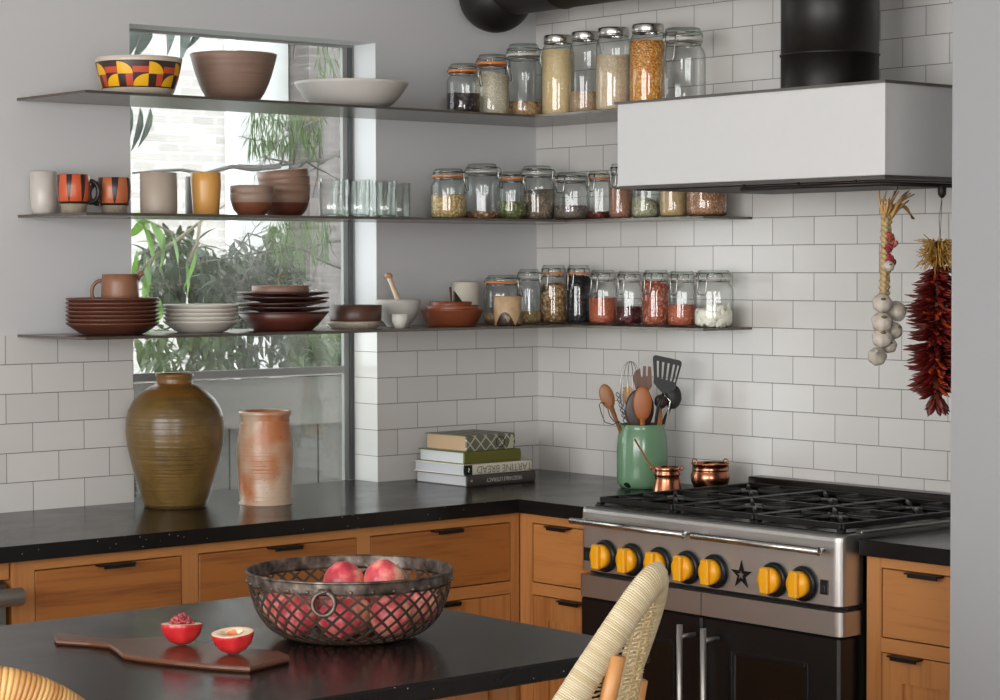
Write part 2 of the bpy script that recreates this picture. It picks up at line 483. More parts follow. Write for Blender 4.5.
# right cabinet
cr = thing('base_cabinet', 'wooden base cabinet with one drawer over a panelled door right of the stove', 'cabinet', (0, 0, 0))
MB().box(-.60, -2.285, .10, -.04, -1.88, zc-.01).build('body', wood('z', *FW), cr)
MB().box(-.63, -1.922, .10, -.60, -1.8775, zc).build('stile', wood('z', *FW), cr)
MB().box(-.63, -2.285, .10, -.60, -2.26, zc).build('stile', wood('z', *FW), cr)
for z0, z1 in fz: MB().box(-.63, -2.26, z0, -.60, -1.922, z1).build('rail', wood('y', *FW), cr)
d = MB().box(-.63, -2.257, .688, -.612, -1.925, .848, .001).build('drawer', wood('y', 'b57a44', '935a2c'), cr); cab_pull(d, 'B', -2.055, .848, .10)
door_b(cr, -2.257, -1.925, -2.0)
MB().box(-.56, -2.28, 0, -.05, -1.885, .10).build('plinth', plain('241f1b', .6), cr)
# dishwasher
dw = thing('dishwasher', 'stainless steel dishwasher with a tubular handle left of the wooden cabinets', 'dishwasher', (0, 0, 0))
MB().box(-2.80, -.60, .10, -2.215, -.03, .83).build('body', plain('3a3936', .5), dw)
MB().box(-2.80, -.632, .12, -2.215, -.602, .826, .003).build('door', steel('8f8d8a', .3, 'x'), dw)
MB().box(-2.80, -.625, .835, -2.205, -.02, .876).build('rail', wood('x', *FW), dw)
hd = MB(); hd.tube([(-2.74, -.675, .80), (-2.20, -.675, .80)], .021, 16, flat=(1, 1))
for x in (-2.68, -2.26): hd.tube([(x, -.632, .80), (x, -.675, .80)], .009, 10)
hd.build('handle', plain('a8a5a0', .42, .45), dw)

# ------------------------------------------------------------------ stove
YL, YR, XF = -.984, -1.888, -.735
sv = thing('stove', 'stainless steel range with black oven doors, star emblem and yellow knobs', 'stove', (-.34, (YL+YR)/2+.027, 0))
def S(m, name, mat, parent=None):   # build in world coordinates under the stove
    o = m.build(name, mat, sv if parent is None else parent)
    if parent is None: o.location = (.37, -(YL+YR)/2, 0)
    return o
S(MB().box(-.640, YR+.012, .10, -.03, YL-.012, .90), 'body', plain('2a2928', .5, .5))
# control panel with rounded vertical corners and a rolled top edge
def round_plan(x0, y0, x1, y1, r, n=6):
    """outline with the two corners at x0 rounded"""
    pts = [(x1, y0)]
    for k in range(n+1):
        a = PI/2*k/n; pts.append((x0+r-r*math.sin(a), y0 - 0 + r - r*math.cos(a)) if y1 > y0 else (0, 0))
    for k in range(n+1):
        a = PI/2*k/n; pts.append((x0+r-r*math.cos(a), y1-r+r*math.sin(a)))
    pts.append((x1, y1)); return pts
pl = round_plan(XF, YR, -.666, YL, .022)
lv = [(.757, 0), (.910, 0), (.918, .002), (.922, .006), (.924, .012)]
pm = MB(); rings = []
for z, ins in lv:
    rings.append([(max(p[0]+ins, p[0]) if p[0] < -.66 else p[0], p[1], z) for p in pl])
n = len(pl); vs = [p for r in rings for p in r]; fs = []
for i in range(len(rings)-1):
    for k in range(n-1): fs.append((i*n+k, (i+1)*n+k, (i+1)*n+k+1, i*n+k+1))
fs.append(tuple((len(rings)-1)*n+k for k in range(n))[::-1]); fs.append(tuple(range(n)))
pm.add(vs, fs)
pm.box(-.666, YR+.012, .757, -.06, YL-.012, .9235)
panel = S(pm, 'control_panel', steel('c6c4c1', .34, 'y'))
# recessed black burner pan and raised trim
S(MB().box(-.70, YR+.024, .924, -.086, YL-.024, .9275), 'burner_pan', plain('111111', .3, .2))
for ya in (YR, YL-.022): S(MB().box(-.66, ya, .924, -.086, ya+.022, .931, .002), 'side_trim', steel('a9a6a2', .25, 'x'))
S(MB().box(-.085, YR, .90, -.03, YL, .962, .003), 'backguard', steel('55504d', .25, 'y'))
# grates: three sections with a frame, a cross spine and radiating fingers
GI = plain('161615', .42, .35)
secw = (YL-YR-.06)/3
for k in range(3):
    yc = YR+.03+secw*(k+.5); g = MB(); z0, z1 = .934, .948
    xs, xe, ya, yb = -.690, -.115, yc-secw/2+.006, yc+secw/2-.006
    for y in (ya, yb): g.box(xs, y-.006, z0, xe, y+.006, z1, .002)
    for x in (xs, (xs+xe)/2, xe): g.box(x-.006, ya, z0, x+.006, yb, z1, .002)
    for bx in ((xs*3+xe)/4, (xs+3*xe)/4):
        for q in range(8):
            a = PI/4*q; R1 = .118 if q % 2 == 0 else .15
            R1 = min(R1, (yb-yc)/max(abs(math.sin(a)), 1e-3), ((xe-xs)/4)/max(abs(math.cos(a)), 1e-3))
            p0 = Vector((bx+.035*math.cos(a), yc+.035*math.sin(a), .944)); p1 = Vector((bx+R1*math.cos(a), yc+R1*math.sin(a), .943))
            g.tube([p0, p1], .0065, 6, flat=(.8, 1.1))
    for x in (xs, xe):
        for y in (ya, yb): g.box(x-.008, y-.008, .928, x+.008, y+.008, z0)
    S(g, 'grate', GI)
    for bx in ((xs*3+xe)/4, (xs+3*xe)/4):
        b = MB(); b.lathe([(.05, .928), (.052, .932), (.046, .937), (.034, .938), (.032, .943), (.004, .945), (0, .945)], 24, (bx, yc, 0))
        S(b, 'burner', plain('1c1b1a', .4, .5))
# towel bars
for (a, b) in ((-.994, -1.410), (-1.440, -1.856)):
    t = MB(); z = .889
    t.tube([(-.775, a, z), (-.775, b, z)], .0085, 14)
    for y in (a-.02, b+.02) : t.tube([(-.735, y, z), (-.775, y, z)], .006, 10)
    t.ell((-.775, b, z), .011, .004, .011)
    S(t, 'towel_bar', steel('c4c2be', .2, 'y'))
# knobs
YEL = plain('f0a80c', .38)
def knob(y, z):
    bz = MB(); bz.lathe([(.042, 0), (.043, .004), (.041, .012), (.034, .015), (.030, .012), (0, .012)], 28, (0, 0, 0), axis='x')
    for i, v in enumerate(bz.v): bz.v[i] = (XF-v[0], y+v[1], z+v[2])
    bz.f = [f[::-1] for f in bz.f]
    bo = S(bz, 'knob', plain('1b1c1e', .35, .4)); bo['label'] = 'yellow burner knob on a black bezel'
    k = MB(); k.lathe([(.031, .010), (.032, .028), (.0295, .033), (0, .034)], 28, (0, 0, 0), axis='x')
    k.box(.026, -.0135, -.032, .046, .0135, .032, .004)
    for i, v in enumerate(k.v): k.v[i] = (XF-v[0], y+v[1], z+v[2])
    k.f = [f[::-1] for f in k.f]
    o = k.build('grip', YEL, bo); o['label'] = 'yellow grip with a raised bar'
    return bo
for y in (-1.088, -1.187, -1.290, -1.389, -1.484, -1.682, -1.775): knob(y, .8015)
# star emblem with a small hole
st = []; 
for k in range(10):
    a = PI/2+PI*k/5; r = .036 if k % 2 == 0 else .0135
    st.append((-1.5723+r*math.cos(a), .801+r*math.sin(a)))
S(MB().prism(st, 'x', XF-.003, XF+.001), 'star_emblem', plain('1a1a1c', .3, .5))
st2 = [(-1.5723+(.011 if k % 2 == 0 else .0048)*math.cos(PI/2+PI*k/5), .801+(.011 if k % 2 == 0 else .0048)*math.sin(PI/2+PI*k/5)) for k in range(10)]
S(MB().prism(st2, 'x', XF-.0042, XF-.003), 'star_centre', steel('b0aeaa', .3, 'y'))
for y in (-1.0160, -1.8390):
    s1 = MB().box(XF-.004, y-.012, .782, XF+.001, y+.012, .817, .001); o = S(s1, 'rocker_switch', plain('0e0e0f', .35))
    MB().box(XF-.0065, y-.006, .788, XF-.003, y+.006, .806, .001).build('rocker', plain('262628', .3), o)
# gap, band, doors
S(MB().box(-.70, YR+.006, .745, -.60, YL-.006, .757), 'vent_gap', plain('0c0c0c', .6))
def band(z0, z1, xf, m, name, yr=YR, yl=YL, r=.02):
    pl = round_plan(xf, yr, -.666, yl, r); mm = MB(); mm.prism(pl, 'z', z0, z1); return S(mm, name, m)
band(.686, .7435, -.738, steel('bab5b0', .34, 'y'), 'door_band', YR-.004, YL+.004)
S(MB().box(-.739, (YL+YR)/2-.0008, .686, -.7375, (YL+YR)/2+.0008, .7435), 'seam', plain('2a2826', .5))
BLK = plain('0d0e11', .28, 0, .5)
ym = (YL+YR)/2
for side, (a, b) in enumerate(((YL-.004, ym+.0015), (ym-.0015, YR+.004))):
    lo, hi = min(a, b), max(a, b)
    d = MB().box(-.736, lo, .17, -.66, hi, .684, .006); do = S(d, 'oven_door', BLK)
    fr = MB(); wa, wb, za, zb = lo+.105, hi-.105, .26, .60
    for (p, q, r_, s2) in ((wa-.012, wa, za-.012, zb+.012), (wb, wb+.012, za-.012, zb+.012), (wa, wb, za-.012, za), (wa, wb, zb, zb+.012)):
        fr.box(-.739, p, r_, -.735, q, s2, .001)
    fr.build('window_frame', plain('1b1c20', .2, .3), do)
    MB().box(-.7375, wa, za, -.7355, wb, zb).build('door_glass', plain('141210', .06), do)
    yh = ym+.024 if side == 0 else ym-.058
    h = MB(); h.tube([(-.79, yh, .665), (-.79, yh, .22)], .0078, 14)
    for z in (.635, .25): h.tube([(-.736, yh, z), (-.79, yh, z)], .006, 10)
    h.build('handle', steel('b8b6b3', .36, 'z'), do)
S(MB().box(-.70, YR+.01, .09, -.66, YL-.01, .165), 'kick_panel', steel('8a8784', .3, 'y'))
for x in (-.62, -.12):
    for y in (YR+.06, YL-.06): S(MB().lathe([(.022, 0), (.022, .10)], 14, (x, y, 0)), 'foot', M_CHROME)

# ------------------------------------------------------------------ hood
hd = thing('range_hood', 'white boxy range hood with dark edges and black flue over the stove', 'range hood', (0, 0, 0))
HY0, HY1, HZ0, HZ1 = -1.902, -.994, 1.771, 1.988
MB().box(-.60, HY0, HZ0, -.004, HY1, HZ1, .0015).build('body', plain('cbcbcb', .5), hd)
MB().box(-.606, HY0-.006, HZ1, -.004, HY1+.006, HZ1+.006).build('top_edge', plain('6b6762', .4, .6), hd)
MB().box(-.606, HY0-.006, HZ0-.008, -.004, HY1+.006, HZ0).build('bottom_edge', plain('5c5854', .4, .6), hd)
MB().box(-.56, HY0+.03, HZ0-.011, -.03, HY1-.03, HZ0-.008).build('filter', plain('1c1a19', .5, .5), hd)
rl = MB(); rl.tube([(-.585, -1.43, HZ0-.019), (-.585, HY0+.015, HZ0-.019), (-.05, HY0+.015, HZ0-.019)], .0055, 8)
for y in (-1.44, HY0+.1, -1.62): rl.tube([(-.585, y, HZ0-.008), (-.585, y, HZ0-.019)], .004, 6)
rl.build('utensil_rail', plain('2a2321', .45, .5), hd)
dz = MB(); du = lambda a, z: 1
dx, dy, dr = -.30, -1.472, .126
prof = [(dr, HZ1+.006)]
for z in (2.10, 2.28, 2.46, 2.64): prof += [(dr, z-.004), (dr+.003, z-.002), (dr+.003, z+.002), (dr, z+.004)]
prof += [(dr, 2.9)]
dz.lathe(prof, 48, (dx, dy, 0), cap=False)
FL = plain('16120f', .42, .3)
dz.build('flue', FL, hd)

# horizontal black duct with rounded end, upper centre
dt = thing('black_duct', 'black horizontal duct with a round end above the top shelf jars', 'duct', (0, 0, 0))
by_ = -.14
pc = at(496, -5, 'y', by_); rr = 37.5/ppm(pc)
m = MB(); m.ell(pc, rr, rr, rr, 40, 24); m.build('end_cap', plain('0d0c0b', .5), dt)
zb = at(560, 8.5, 'x', pc.x).z; cr_ = .10
m = MB(); pr_ = [(cr_, 0)]
for q in range(1, 4): pr_ += [(cr_, q*.3-.004), (cr_+.003, q*.3), (cr_, q*.3+.004)]
pr_ += [(cr_, 1.168)]
m.lathe(pr_, 36, (0, 0, 0), axis='y', cap=False)
m.v = [(pc.x+v[0], by_-v[1], zb+cr_+v[2]) for v in m.v]; m.f = [f[::-1] for f in m.f]
m.build('pipe', plain('241f1c', .45, .2), dt)
# ------------------------------------------------------------------ shelves
SH = None
t = NT('shelf_steel'); n_ = t.noise(t.coord(), 25, 5, .6)
SHM = t.princ(t.mix(n_, '5c554e', '6a625a'), t.math('ADD', t.math('MULTIPLY', n_, .1), .2), .5, t.bump(n_, .0001, .1))
ZT, ZM, ZL = 2.006, 1.699, 1.384
for z, lab, d, e, x0 in ((ZT, 'uppermost thin steel corner shelf holding the big bowls and tallest jars', .33, -1.29, -1.832),
                     (ZM, 'middle thin steel corner shelf holding cups, glass tumblers and jars', .20, -.923, -1.833),
                     (ZL, 'lowest thin steel corner shelf holding stacked plates and jars', .20, -.923, -1.838)):
    m = MB(); m.prism([(x0, 0), (x0, -.355), (-d, -.355), (-d, e), (-.001, e), (-.001, 0)], 'z', z-.007, z)
    tag(m.build('shelf', SHM), lab, 'shelf', 'steel corner shelves')


# ------------------------------------------------------------------ things on the shelves
def RA(u0, u1, vt, y, zs):
    um = (u0+u1)/2; x = at(um, vt, 'y', y).x
    r = (u1-u0)/2/ppm((x, y, zs)); return Vector((x, y, zs)), r, at(um, vt, 'y', y).z-zs
def RB(u0, u1, vt, x, zs):
    um = (u0+u1)/2; y = at(um, vt, 'x', x).y
    r = (u1-u0)/2/ppm((x, y, zs)); return Vector((x, y, zs)), r, at(um, vt, 'x', x).z-zs
def zof(u, v, p):
    """height that pixel v has at the depth of p"""
    d = (Vector(p)-CAM).dot(Fv); q = CAM + (Fv+Rv*(u-500)/FPX-Uv*(v-350)/FPX)*d; return q.z

def hollow(prof, t, floor=None):
    """outer profile -> closed wall with an inside"""
    fl = floor or t
    inner = [(max(r-t, 0), max(z, fl)) for (r, z) in prof if r-t > .001 and z >= fl*.9]
    z_top = prof[-1][1]
    return [(0, prof[0][1])]+list(prof)+[(prof[-1][0]-t*.5, z_top+t*.25)]+inner[::-1]+[(0, fl)]

def vessel(name, label, cat, p, prof, t, m, group=None, n=40, tilt=None, floor=None):
    o = MB().lathe(hollow(prof, t, floor), n, tilt=tilt).build(name, m); o.location = p
    return tag(o, label, cat, group)

def curve(r0, r1, h, pw=.5, n=10, foot=0.0, z0=0.0):
    out = []
    if foot: out += [(r0*.96, 0), (r0*.96, foot)]; z0 = foot
    for i in range(n+1):
        q = i/n; out.append((r0+(r1-r0)*q**pw, z0+(h-z0)*q))
    if not foot: out = [(r0*.9, 0)]+out
    return out

# patterned bowl material
def pattern_mat(h):
    t = NT('painted_pattern'); uv = t.n('ShaderNodeSeparateXYZ', Vector=t.coord('UV')); ob = t.n('ShaderNodeSeparateXYZ', Vector=t.coord())
    a = t.math('FRACT', t.math('ADD', t.math('MULTIPLY', uv.outputs['X'], 8.0), .38)); z = t.math('DIVIDE', ob.outputs['Z'], h)
    v = t.math('DIVIDE', t.math('SUBTRACT', z, .24), .58)
    up = t.math('GREATER_THAN', v, .5); tt = t.math('FRACT', t.math('MULTIPLY', v, 1.999))
    def dist(ax): 
        q = t.math('MULTIPLY', ax, 2.0); return t.math('SQRT', t.math('ADD', t.math('MULTIPLY', q, q), t.math('MULTIPLY', tt, tt)))
    lt = t.math('LESS_THAN', a, .5)
    yu = t.math('MULTIPLY', lt, t.math('LESS_THAN', dist(a), 1.0)); ia = t.math('SUBTRACT', 1.0, a)
    gt = t.math('SUBTRACT', 1.0, lt)
    yl = t.math('MULTIPLY', gt, t.math('LESS_THAN', dist(ia), 1.0))
    ou = t.math('MULTIPLY', gt, t.math('MULTIPLY', t.math('GREATER_THAN', tt, .1), t.math('LESS_THAN', tt, .6)))
    ol = t.math('MULTIPLY', lt, t.math('GREATER_THAN', a, .27))
    iu = t.math('SUBTRACT', 1.0, up)
    Y = t.math('ADD', t.math('MULTIPLY', up, yu), t.math('MULTIPLY', iu, yl)); O = t.math('ADD', t.math('MULTIPLY', up, ou), t.math('MULTIPLY', iu, ol))
    c = t.mix(O, '3a2220', 'c1482a'); c = t.mix(Y, c, 'eab012')
    vo = t.n('ShaderNodeTexVoronoi', Vector=t.coord(), Scale=330).outputs['Distance']
    sp = t.mix(t.math('MULTIPLY', t.math('LESS_THAN', vo, .22), .7), 'c4b8a8', '4a3a2e')
    band_ = t.math('MULTIPLY', t.math('GREATER_THAN', v, 0.0), t.math('LESS_THAN', v, 1.0))
    bd = t.math('MULTIPLY', t.math('GREATER_THAN', v, -.05), t.math('LESS_THAN', v, 1.06))
    c = t.mix(band_, t.mix(bd, sp, '2a1a18'), c)
    return t.princ(c, .35)

p, r, h = RA(95, 182, 57.5, -.19, ZT)
vessel('patterned_bowl', 'speckled bowl with yellow quarter circles and orange blocks on dark brown, top shelf', 'bowl', p, curve(r*.64, r, h-.004, .42), .005, pattern_mat(h), n=64)
def streak(c1, c2):
    t = NT('turned_clay'); n = t.noise(t.mapping(t.coord(), scale=(4, 4, 160)), 1, 4, .6)
    n2 = t.noise(t.coord(), 12, 3)
    c = t.mix(n2, t.ramp(n, [(.3, c1), (.7, c2)]), c2)
    return t.princ(c, .5, normal=t.bump(n, .0008, .5))
p, r, h = RA(190, 277, 53, -.19, ZT)
vessel('serving_bowl', 'deep brown bowl with fine horizontal lines in front of the window, top shelf', 'bowl', p, curve(r*.42, r, h-.005, .46), .005, streak('94796a', '796052'), n=64)
p, r, h = RA(294, 409, 81.5, -.19, ZT)
vessel('serving_bowl', 'wide shallow pale grey bowl on the top shelf', 'bowl', p, curve(r*.46, r, h-.005, .5), .006, ceramic('c9c4be', .5, 0.0), n=64)

# ---- jars
ORANGE = plain('ea8636', .45); CLEARRUB = plain('cfcac2', .5)
def jar_body(r, h, sq=1.0):
    H = h*.84
    return [(0, .004), (r*.80, .002), (r*.93, .006), (r*.99, .016), (r, .03), (r, H*.74), (r*.985, H*.80), (r*.93, H*.86), (r*.84, H*.905), (r*.80, H*.93), (r*.80, H*.965), (r*.86, H*.975), (r*.86, H)]
def content(name, p, r, hb, m, label, cat, tilt=0.0, ta=0.0, lump=0.0, n=36):
    mb = MB(); vs = []; fs = []
    lv = [(r*.78, .005), (r*.92, .009), (r*.975, .018), (r*.975, hb)]
    top = [(r*.7, hb), (r*.35, hb), (0.0001, hb)]
    rows = lv+top
    for (q, z) in rows:
        for k in range(n):
            a = 2*PI*k/n; zz = z
            if z >= hb-1e-9: zz = z + tilt*q/r*math.cos(a-ta)*r + (random.uniform(-1, 1)*lump)
            vs.append((q*math.cos(a), q*math.sin(a), max(zz, .02) if z >= hb-1e-9 else z))
    for i in range(len(rows)-1):
        for k in range(n): fs.append((i*n+k, i*n+(k+1) % n, (i+1)*n+(k+1) % n, (i+1)*n+k))
    fs.append(tuple(range(n))[::-1]); mb.add(vs, fs, True)
    o = mb.build(name, m); o.location = p
    return tag(o, label, cat, kind='stuff')
def clip_jar(p, r, h, label, gk='orange', ang=-1.1, group=None):
    o = thing('clip_top_jar', label, 'jar', p, 0, group)
    MB().lathe(jar_body(r, h), 40, cap=False).build('glass_body', M_GLASS, o)
    H = h*.84; R = r*.86
    MB().lathe([(R*.98, H), (R*1.04, H+.0005), (R*1.04, H+h*.030), (R*.98, H+h*.031)], 40).build('gasket', ORANGE if gk == 'orange' else CLEARRUB, o)
    z = H+h*.031
    MB().lathe([(R*1.03, z), (R*1.05, z+h*.02), (R*1.03, z+h*.05), (R*.97, z+h*.06), (R*.93, z+h*.085), (R*.90, h-.002), (R*.84, h), (0, h)], 40, cap=False).build('lid', glass('f2f6f4', '8d9894'), o)
    w_ = MB(); zr = H*.95; rw = .0016
    ring = [(r*.815*math.cos(2*PI*k/28), r*.815*math.sin(2*PI*k/28), zr) for k in range(28)]
    w_.tube(ring, rw, 5, closed=True)
    ring = [(R*1.0*math.cos(2*PI*k/28), R*1.0*math.sin(2*PI*k/28), z+h*.065) for k in range(28)]
    w_.tube(ring, rw, 5, closed=True)
    w_.build('wire_ring', M_WIRE, o)
    c, s = math.cos(ang), math.sin(ang)
    def L(rad, side, zz): return (rad*c-side*s, rad*s+side*c, zz)
    lt = MB(); bw = r*.26
    lt.tube([L(R*1.0, -bw, z+h*.065), L(R*1.14, -bw, z+h*.03), L(R*1.16, -bw, H-.006), L(r*1.08, -bw*.9, H*.72), L(r*1.10, -bw*.5, H*.68), L(r*1.10, bw*.5, H*.68), L(r*1.08, bw*.9, H*.72), L(R*1.16, bw, H-.006), L(R*1.14, bw, z+h*.03), L(R*1.0, bw, z+h*.065)], rw*1.1, 5)
    lt.tube([L(r*.815, -bw*.8, zr), L(R*1.2, -bw*.8, zr+.002), L(R*1.22, 0, zr+.006), L(R*1.2, bw*.8, zr+.002), L(r*.815, bw*.8, zr)], rw, 5)
    lt.build('latch', M_WIRE, o)
    hg = MB(); hg.tube([L(-r*.82, -bw*.5, zr), L(-R*1.12, -bw*.5, H+.004), L(-R*1.12, bw*.5, H+.004), L(-r*.82, bw*.5, zr)], rw, 5)
    hg.tube([L(-R*1.12, -bw*.3, H+.004), L(-R*1.0, -bw*.3, z+h*.065)], rw, 5); hg.build('hinge', M_WIRE, o)
    return o
def screw_jar(p, r, h, label, group=None):
    o = thing('screw_top_jar', label, 'jar', p, 0, group)
    H = h*.945
    MB().lathe([(0, .004), (r*.80, .002), (r*.94, .007), (r, .022), (r, H*.80), (r*.97, H*.86), (r*.86, H*.925), (r*.80, H*.955), (r*.80, H)], 40, cap=False).build('glass_body', M_GLASS, o)
    l = MB(); zz = H-.012
    l.lathe([(r*.84, zz), (r*.87, zz+.001), (r*.87, zz+.004), (r*.85, zz+.005), (r*.86, zz+.007), (r*.86, h-.004), (r*.84, h-.001), (r*.80, h), (r*.78, h-.0015), (0, h-.0015)], 44, cap=False, wob=lambda a, z: 1+.006*math.cos(44*a))
    l.build('lid', plain('bdbab5', .25, 1.0), o); return o

G = dict(
    dark=('271a20', '3a2a2c', '1c1316', 90.0, .01), rice=('d9cdb8', 'cfc2ac', 'e2d8c6', 330.0, .002), mixed=('a8784e', 'd8b48a', '6e4228', 110.0, .008),
    cous=('e2c698', 'dabc8a', 'e8d0a8', 520.0, .001), brice=('b79a7c', 'a8896c', 'c8ad90', 300.0, .002), beige=('d9c2a6', 'cdb497', 'e0ccb2', 360.0, .0015),
    corn=('e09a3c', 'cf7f28', 'f2c070', 170.0, .006), chick=('cdb080', 'b8965e', 'dcc498', 130.0, .007), nuts=('b98a66', '8a5a42', 'dab898', 100.0, .009),
    green=('7e8454', '626b3a', 'a3a574', 170.0, .005), seeds=('93806c', '6c5a4a', 'b8a68e', 260.0, .004), taupe=('80746a', '62564e', '9c9084', 330.0, .003),
    redb=('6a2c20', '4a1c18', '8a4430', 110.0, .008), pinkb=('a87860', '96664e', 'b88a72', 300.0, .003), pale=('b4b094', '9c987c', 'cac6ac', 220.0, .004),
    tan=('c8aa80', 'bb9c70', 'd4b890', 380.0, .002), lent=('b88a68', '9a6a4c', 'cfa684', 210.0, .004), beans=('c29a6a', '8c6440', 'dcbc8c', 120.0, .008),
    black=('1e1c1f', '121113', '343034', 130.0, .007), redl=('bb6242', 'a54e34', 'cd7c58', 260.0, .003), kidney=('5c1f26', '44141c', '7a2e34', 110.0, .009), pinkl=('b05a44', '93452f', 'd08a6a', 170.0, .005))
def gain(h, f): return ''.join('%02x' % min(255, round(int(h[i:i+2], 16)*f)) for i in (0, 2, 4))
GM = {k: grain(*[gain(q, 1.12) for q in v[:3]], *v[3:]) for k, v in G.items()}

def jars(rows, shelf, ln):
    for (sd, kind, u0, u1, vt, gk, mk, vc, tilt, desc, cname, clab) in rows:
        ln2 = -.15 if sd == 'A' else -ln
        if sd == 'A': p, r, h = RA(u0, u1, vt, -.17, shelf); ang = -1.0
        else: p, r, h = RB(u0, u1, vt, -ln, shelf); ang = -2.95
        r *= 1.03
        (screw_jar(p, r, h, desc) if kind == 's' else clip_jar(p, r, h, desc, gk, ang))
        if mk:
            hb = zof((u0+u1)/2, vc, p)-shelf
            content(cname, p, r, max(hb, .022), GM[mk], clab, cname.replace('_', ' '), tilt, 0.3, .002)

jars([
 ('A', 'c', 447, 480, 64, 'orange', 'dark', 94, 0, 'shortest glass jar on the top shelf, orange seal, dark dried fruit inside', 'dried_fruit', 'dark dried fruit filling the shortest jar of the top shelf halfway'),
 ('A', 'c', 475, 509, 55, 'orange', 'rice', 77, -.25, 'orange-sealed jar of white rice, second from the left on the top shelf', 'white_rice', 'white rice in the orange-sealed jar of the top shelf'),
 ('A', 'c', 505, 542, 44.5, 'clear', 'mixed', 102.5, 0, 'tall clear clip jar at the top shelf corner with a little brown mix inside', 'nut_mix', 'thin layer of brown nut pieces in the clear jar at the top shelf corner'),
 ('B', 's', 542, 574, 35.5, '', 'cous', 51, 0, 'tall metal-lidded jar full of cream couscous, first after the corner on the top shelf', 'couscous', 'cream couscous filling the first metal-lidded jar after the top shelf corner'),
 ('B', 's', 570, 601, 32, '', 'brice', 92.5, 0, 'tall metal-lidded jar almost empty, pale brown grain at its bottom, top shelf', 'brown_rice', 'low layer of pale brown rice in the nearly empty metal-lidded jar'),
 ('B', 's', 596, 631, 28, '', 'beige', 56, 0, 'tall metal-lidded jar of beige grain left of the orange corn jar, top shelf', 'beige_grain', 'beige grain in the metal-lidded jar left of the orange corn'),
 ('B', 's', 630, 666, 24.5, '', 'corn', 41.5, 0, 'tallest metal-lidded jar full of orange popping corn behind the hood edge', 'popping_corn', 'orange popping corn filling the tallest metal-lidded jar'),
 ('B', 'c', 661, 705, 28.5, 'clear', None, 0, 0, 'large empty clip-top jar at the right end of the top shelf', '', ''),
], ZT, .17)
jars([
 ('A', 'c', 431, 466, 169, 'orange', 'chick', 195, .05, 'orange-sealed jar of chickpeas next to the glass tumblers', 'chickpeas', 'beige chickpeas in the leftmost jar of the middle shelf'),
 ('A', 'c', 464, 500, 164, 'clear', 'nuts', 212, 0, 'tallest clear jar of the middle shelf, a few nuts at its bottom', 'nuts', 'few nuts on the bottom of the tallest middle shelf jar'),
 ('A', 'c', 497, 525, 172, 'orange', 'green', 202, 0, 'narrow orange-sealed jar of green split peas on the middle shelf', 'split_peas', 'green split peas in the narrow orange-sealed jar'),
 ('A', 'c', 520, 554, 166, 'clear', 'seeds', 192, .2, 'clear jar of grey-brown seeds at the corner of the middle shelf', 'seeds', 'grey-brown seeds in the jar at the middle shelf corner'),
 ('B', 'c', 554, 589, 173, 'clear', 'taupe', 206, 0, 'clear jar of taupe grain, first right of the corner on the middle shelf', 'taupe_grain', 'taupe grain in the first jar right of the middle shelf corner'),
 ('B', 'c', 587, 611, 171, 'orange', 'redb', 212, 0, 'slim orange-sealed jar with dark red chiles at its bottom, middle shelf', 'dried_chiles', 'dark red dried chiles at the bottom of the slim orange-sealed jar'),
 ('B', 'c', 609, 632, 164, 'clear', 'pinkb', 186, 0, 'slim jar full of reddish brown powder at the left edge of the hood, middle shelf', 'spice_powder', 'reddish brown spice filling the slim jar under the left hood edge'),
 ('B', 'c', 632, 660, 168, 'clear', 'pale', 203, -.45, 'jar half full of pale green seeds sloping up, under the hood', 'pumpkin_seeds', 'sloping pile of pale green seeds in the jar under the hood'),
 ('B', 'c', 660, 688, 168, 'clear', 'tan', 186, 0, 'jar full of light tan grain, second from the right on the middle shelf', 'tan_grain', 'light tan grain filling the second jar from the right, middle shelf'),
 ('B', 'c', 687, 727, 168, 'clear', 'lent', 186, 0, 'wide jar full of brown lentils at the right end of the middle shelf', 'lentils', 'pinkish brown lentils in the wide jar at the right end of the middle shelf'),
], ZM, .10)
jars([
 ('A', 'c', 484, 520, 275, 'orange', 'mixed', 313, 0, 'orange-sealed jar behind the small tan cup on the lowest shelf', 'brown_beans', 'dark brown beans at the bottom of the jar behind the tan cup'),
 ('A', 'c', 517, 541, 269, 'clear', 'chick', 312, 0, 'clear jar with a little shell pasta at its bottom, lowest shelf corner', 'shell_pasta', 'a little beige shell pasta in the jar at the lowest shelf corner'),
 ('B', 'c', 540, 567, 265, 'orange', 'beans', 284, .1, 'orange-sealed jar full of speckled tan beans, lowest shelf', 'tan_beans', 'speckled tan beans in the orange-sealed jar left of the black beans'),
 ('B', 'c', 566, 591, 265, 'orange', 'black', 277, -.2, 'orange-sealed jar full of black beans, lowest shelf', 'black_beans', 'black beans filling the orange-sealed jar on the lowest shelf'),
 ('B', 'c', 589, 617, 270, 'clear', 'redl', 298, 0, 'clear jar of orange lentils right of the black bean jar', 'orange_lentils', 'orange lentils in the jar right of the black beans'),
 ('B', 'c', 616, 642, 271, 'clear', 'kidney', 307, 0, 'clear jar a quarter full of dark red kidney beans, lowest shelf', 'kidney_beans', 'dark red kidney beans in the lowest shelf jar'),
 ('B', 'c', 642, 670, 270, 'clear', 'pinkl', 285, -.35, 'clear jar nearly full of pinkish red beans sloping up, lowest shelf', 'pink_beans', 'pinkish red beans sloping up in the lowest shelf jar'),
 ('B', 'c', 668, 696, 271, 'clear', 'redl', 305, 0, 'clear jar half full of orange-red lentils left of the white beans', 'red_lentils', 'orange-red lentils in the jar left of the white beans'),
 ('B', 'c', 694, 733, 270, 'clear', None, 307, 0, 'wide clear jar of big white beans at the right end of the lowest shelf', '', ''),
], ZL, .10)
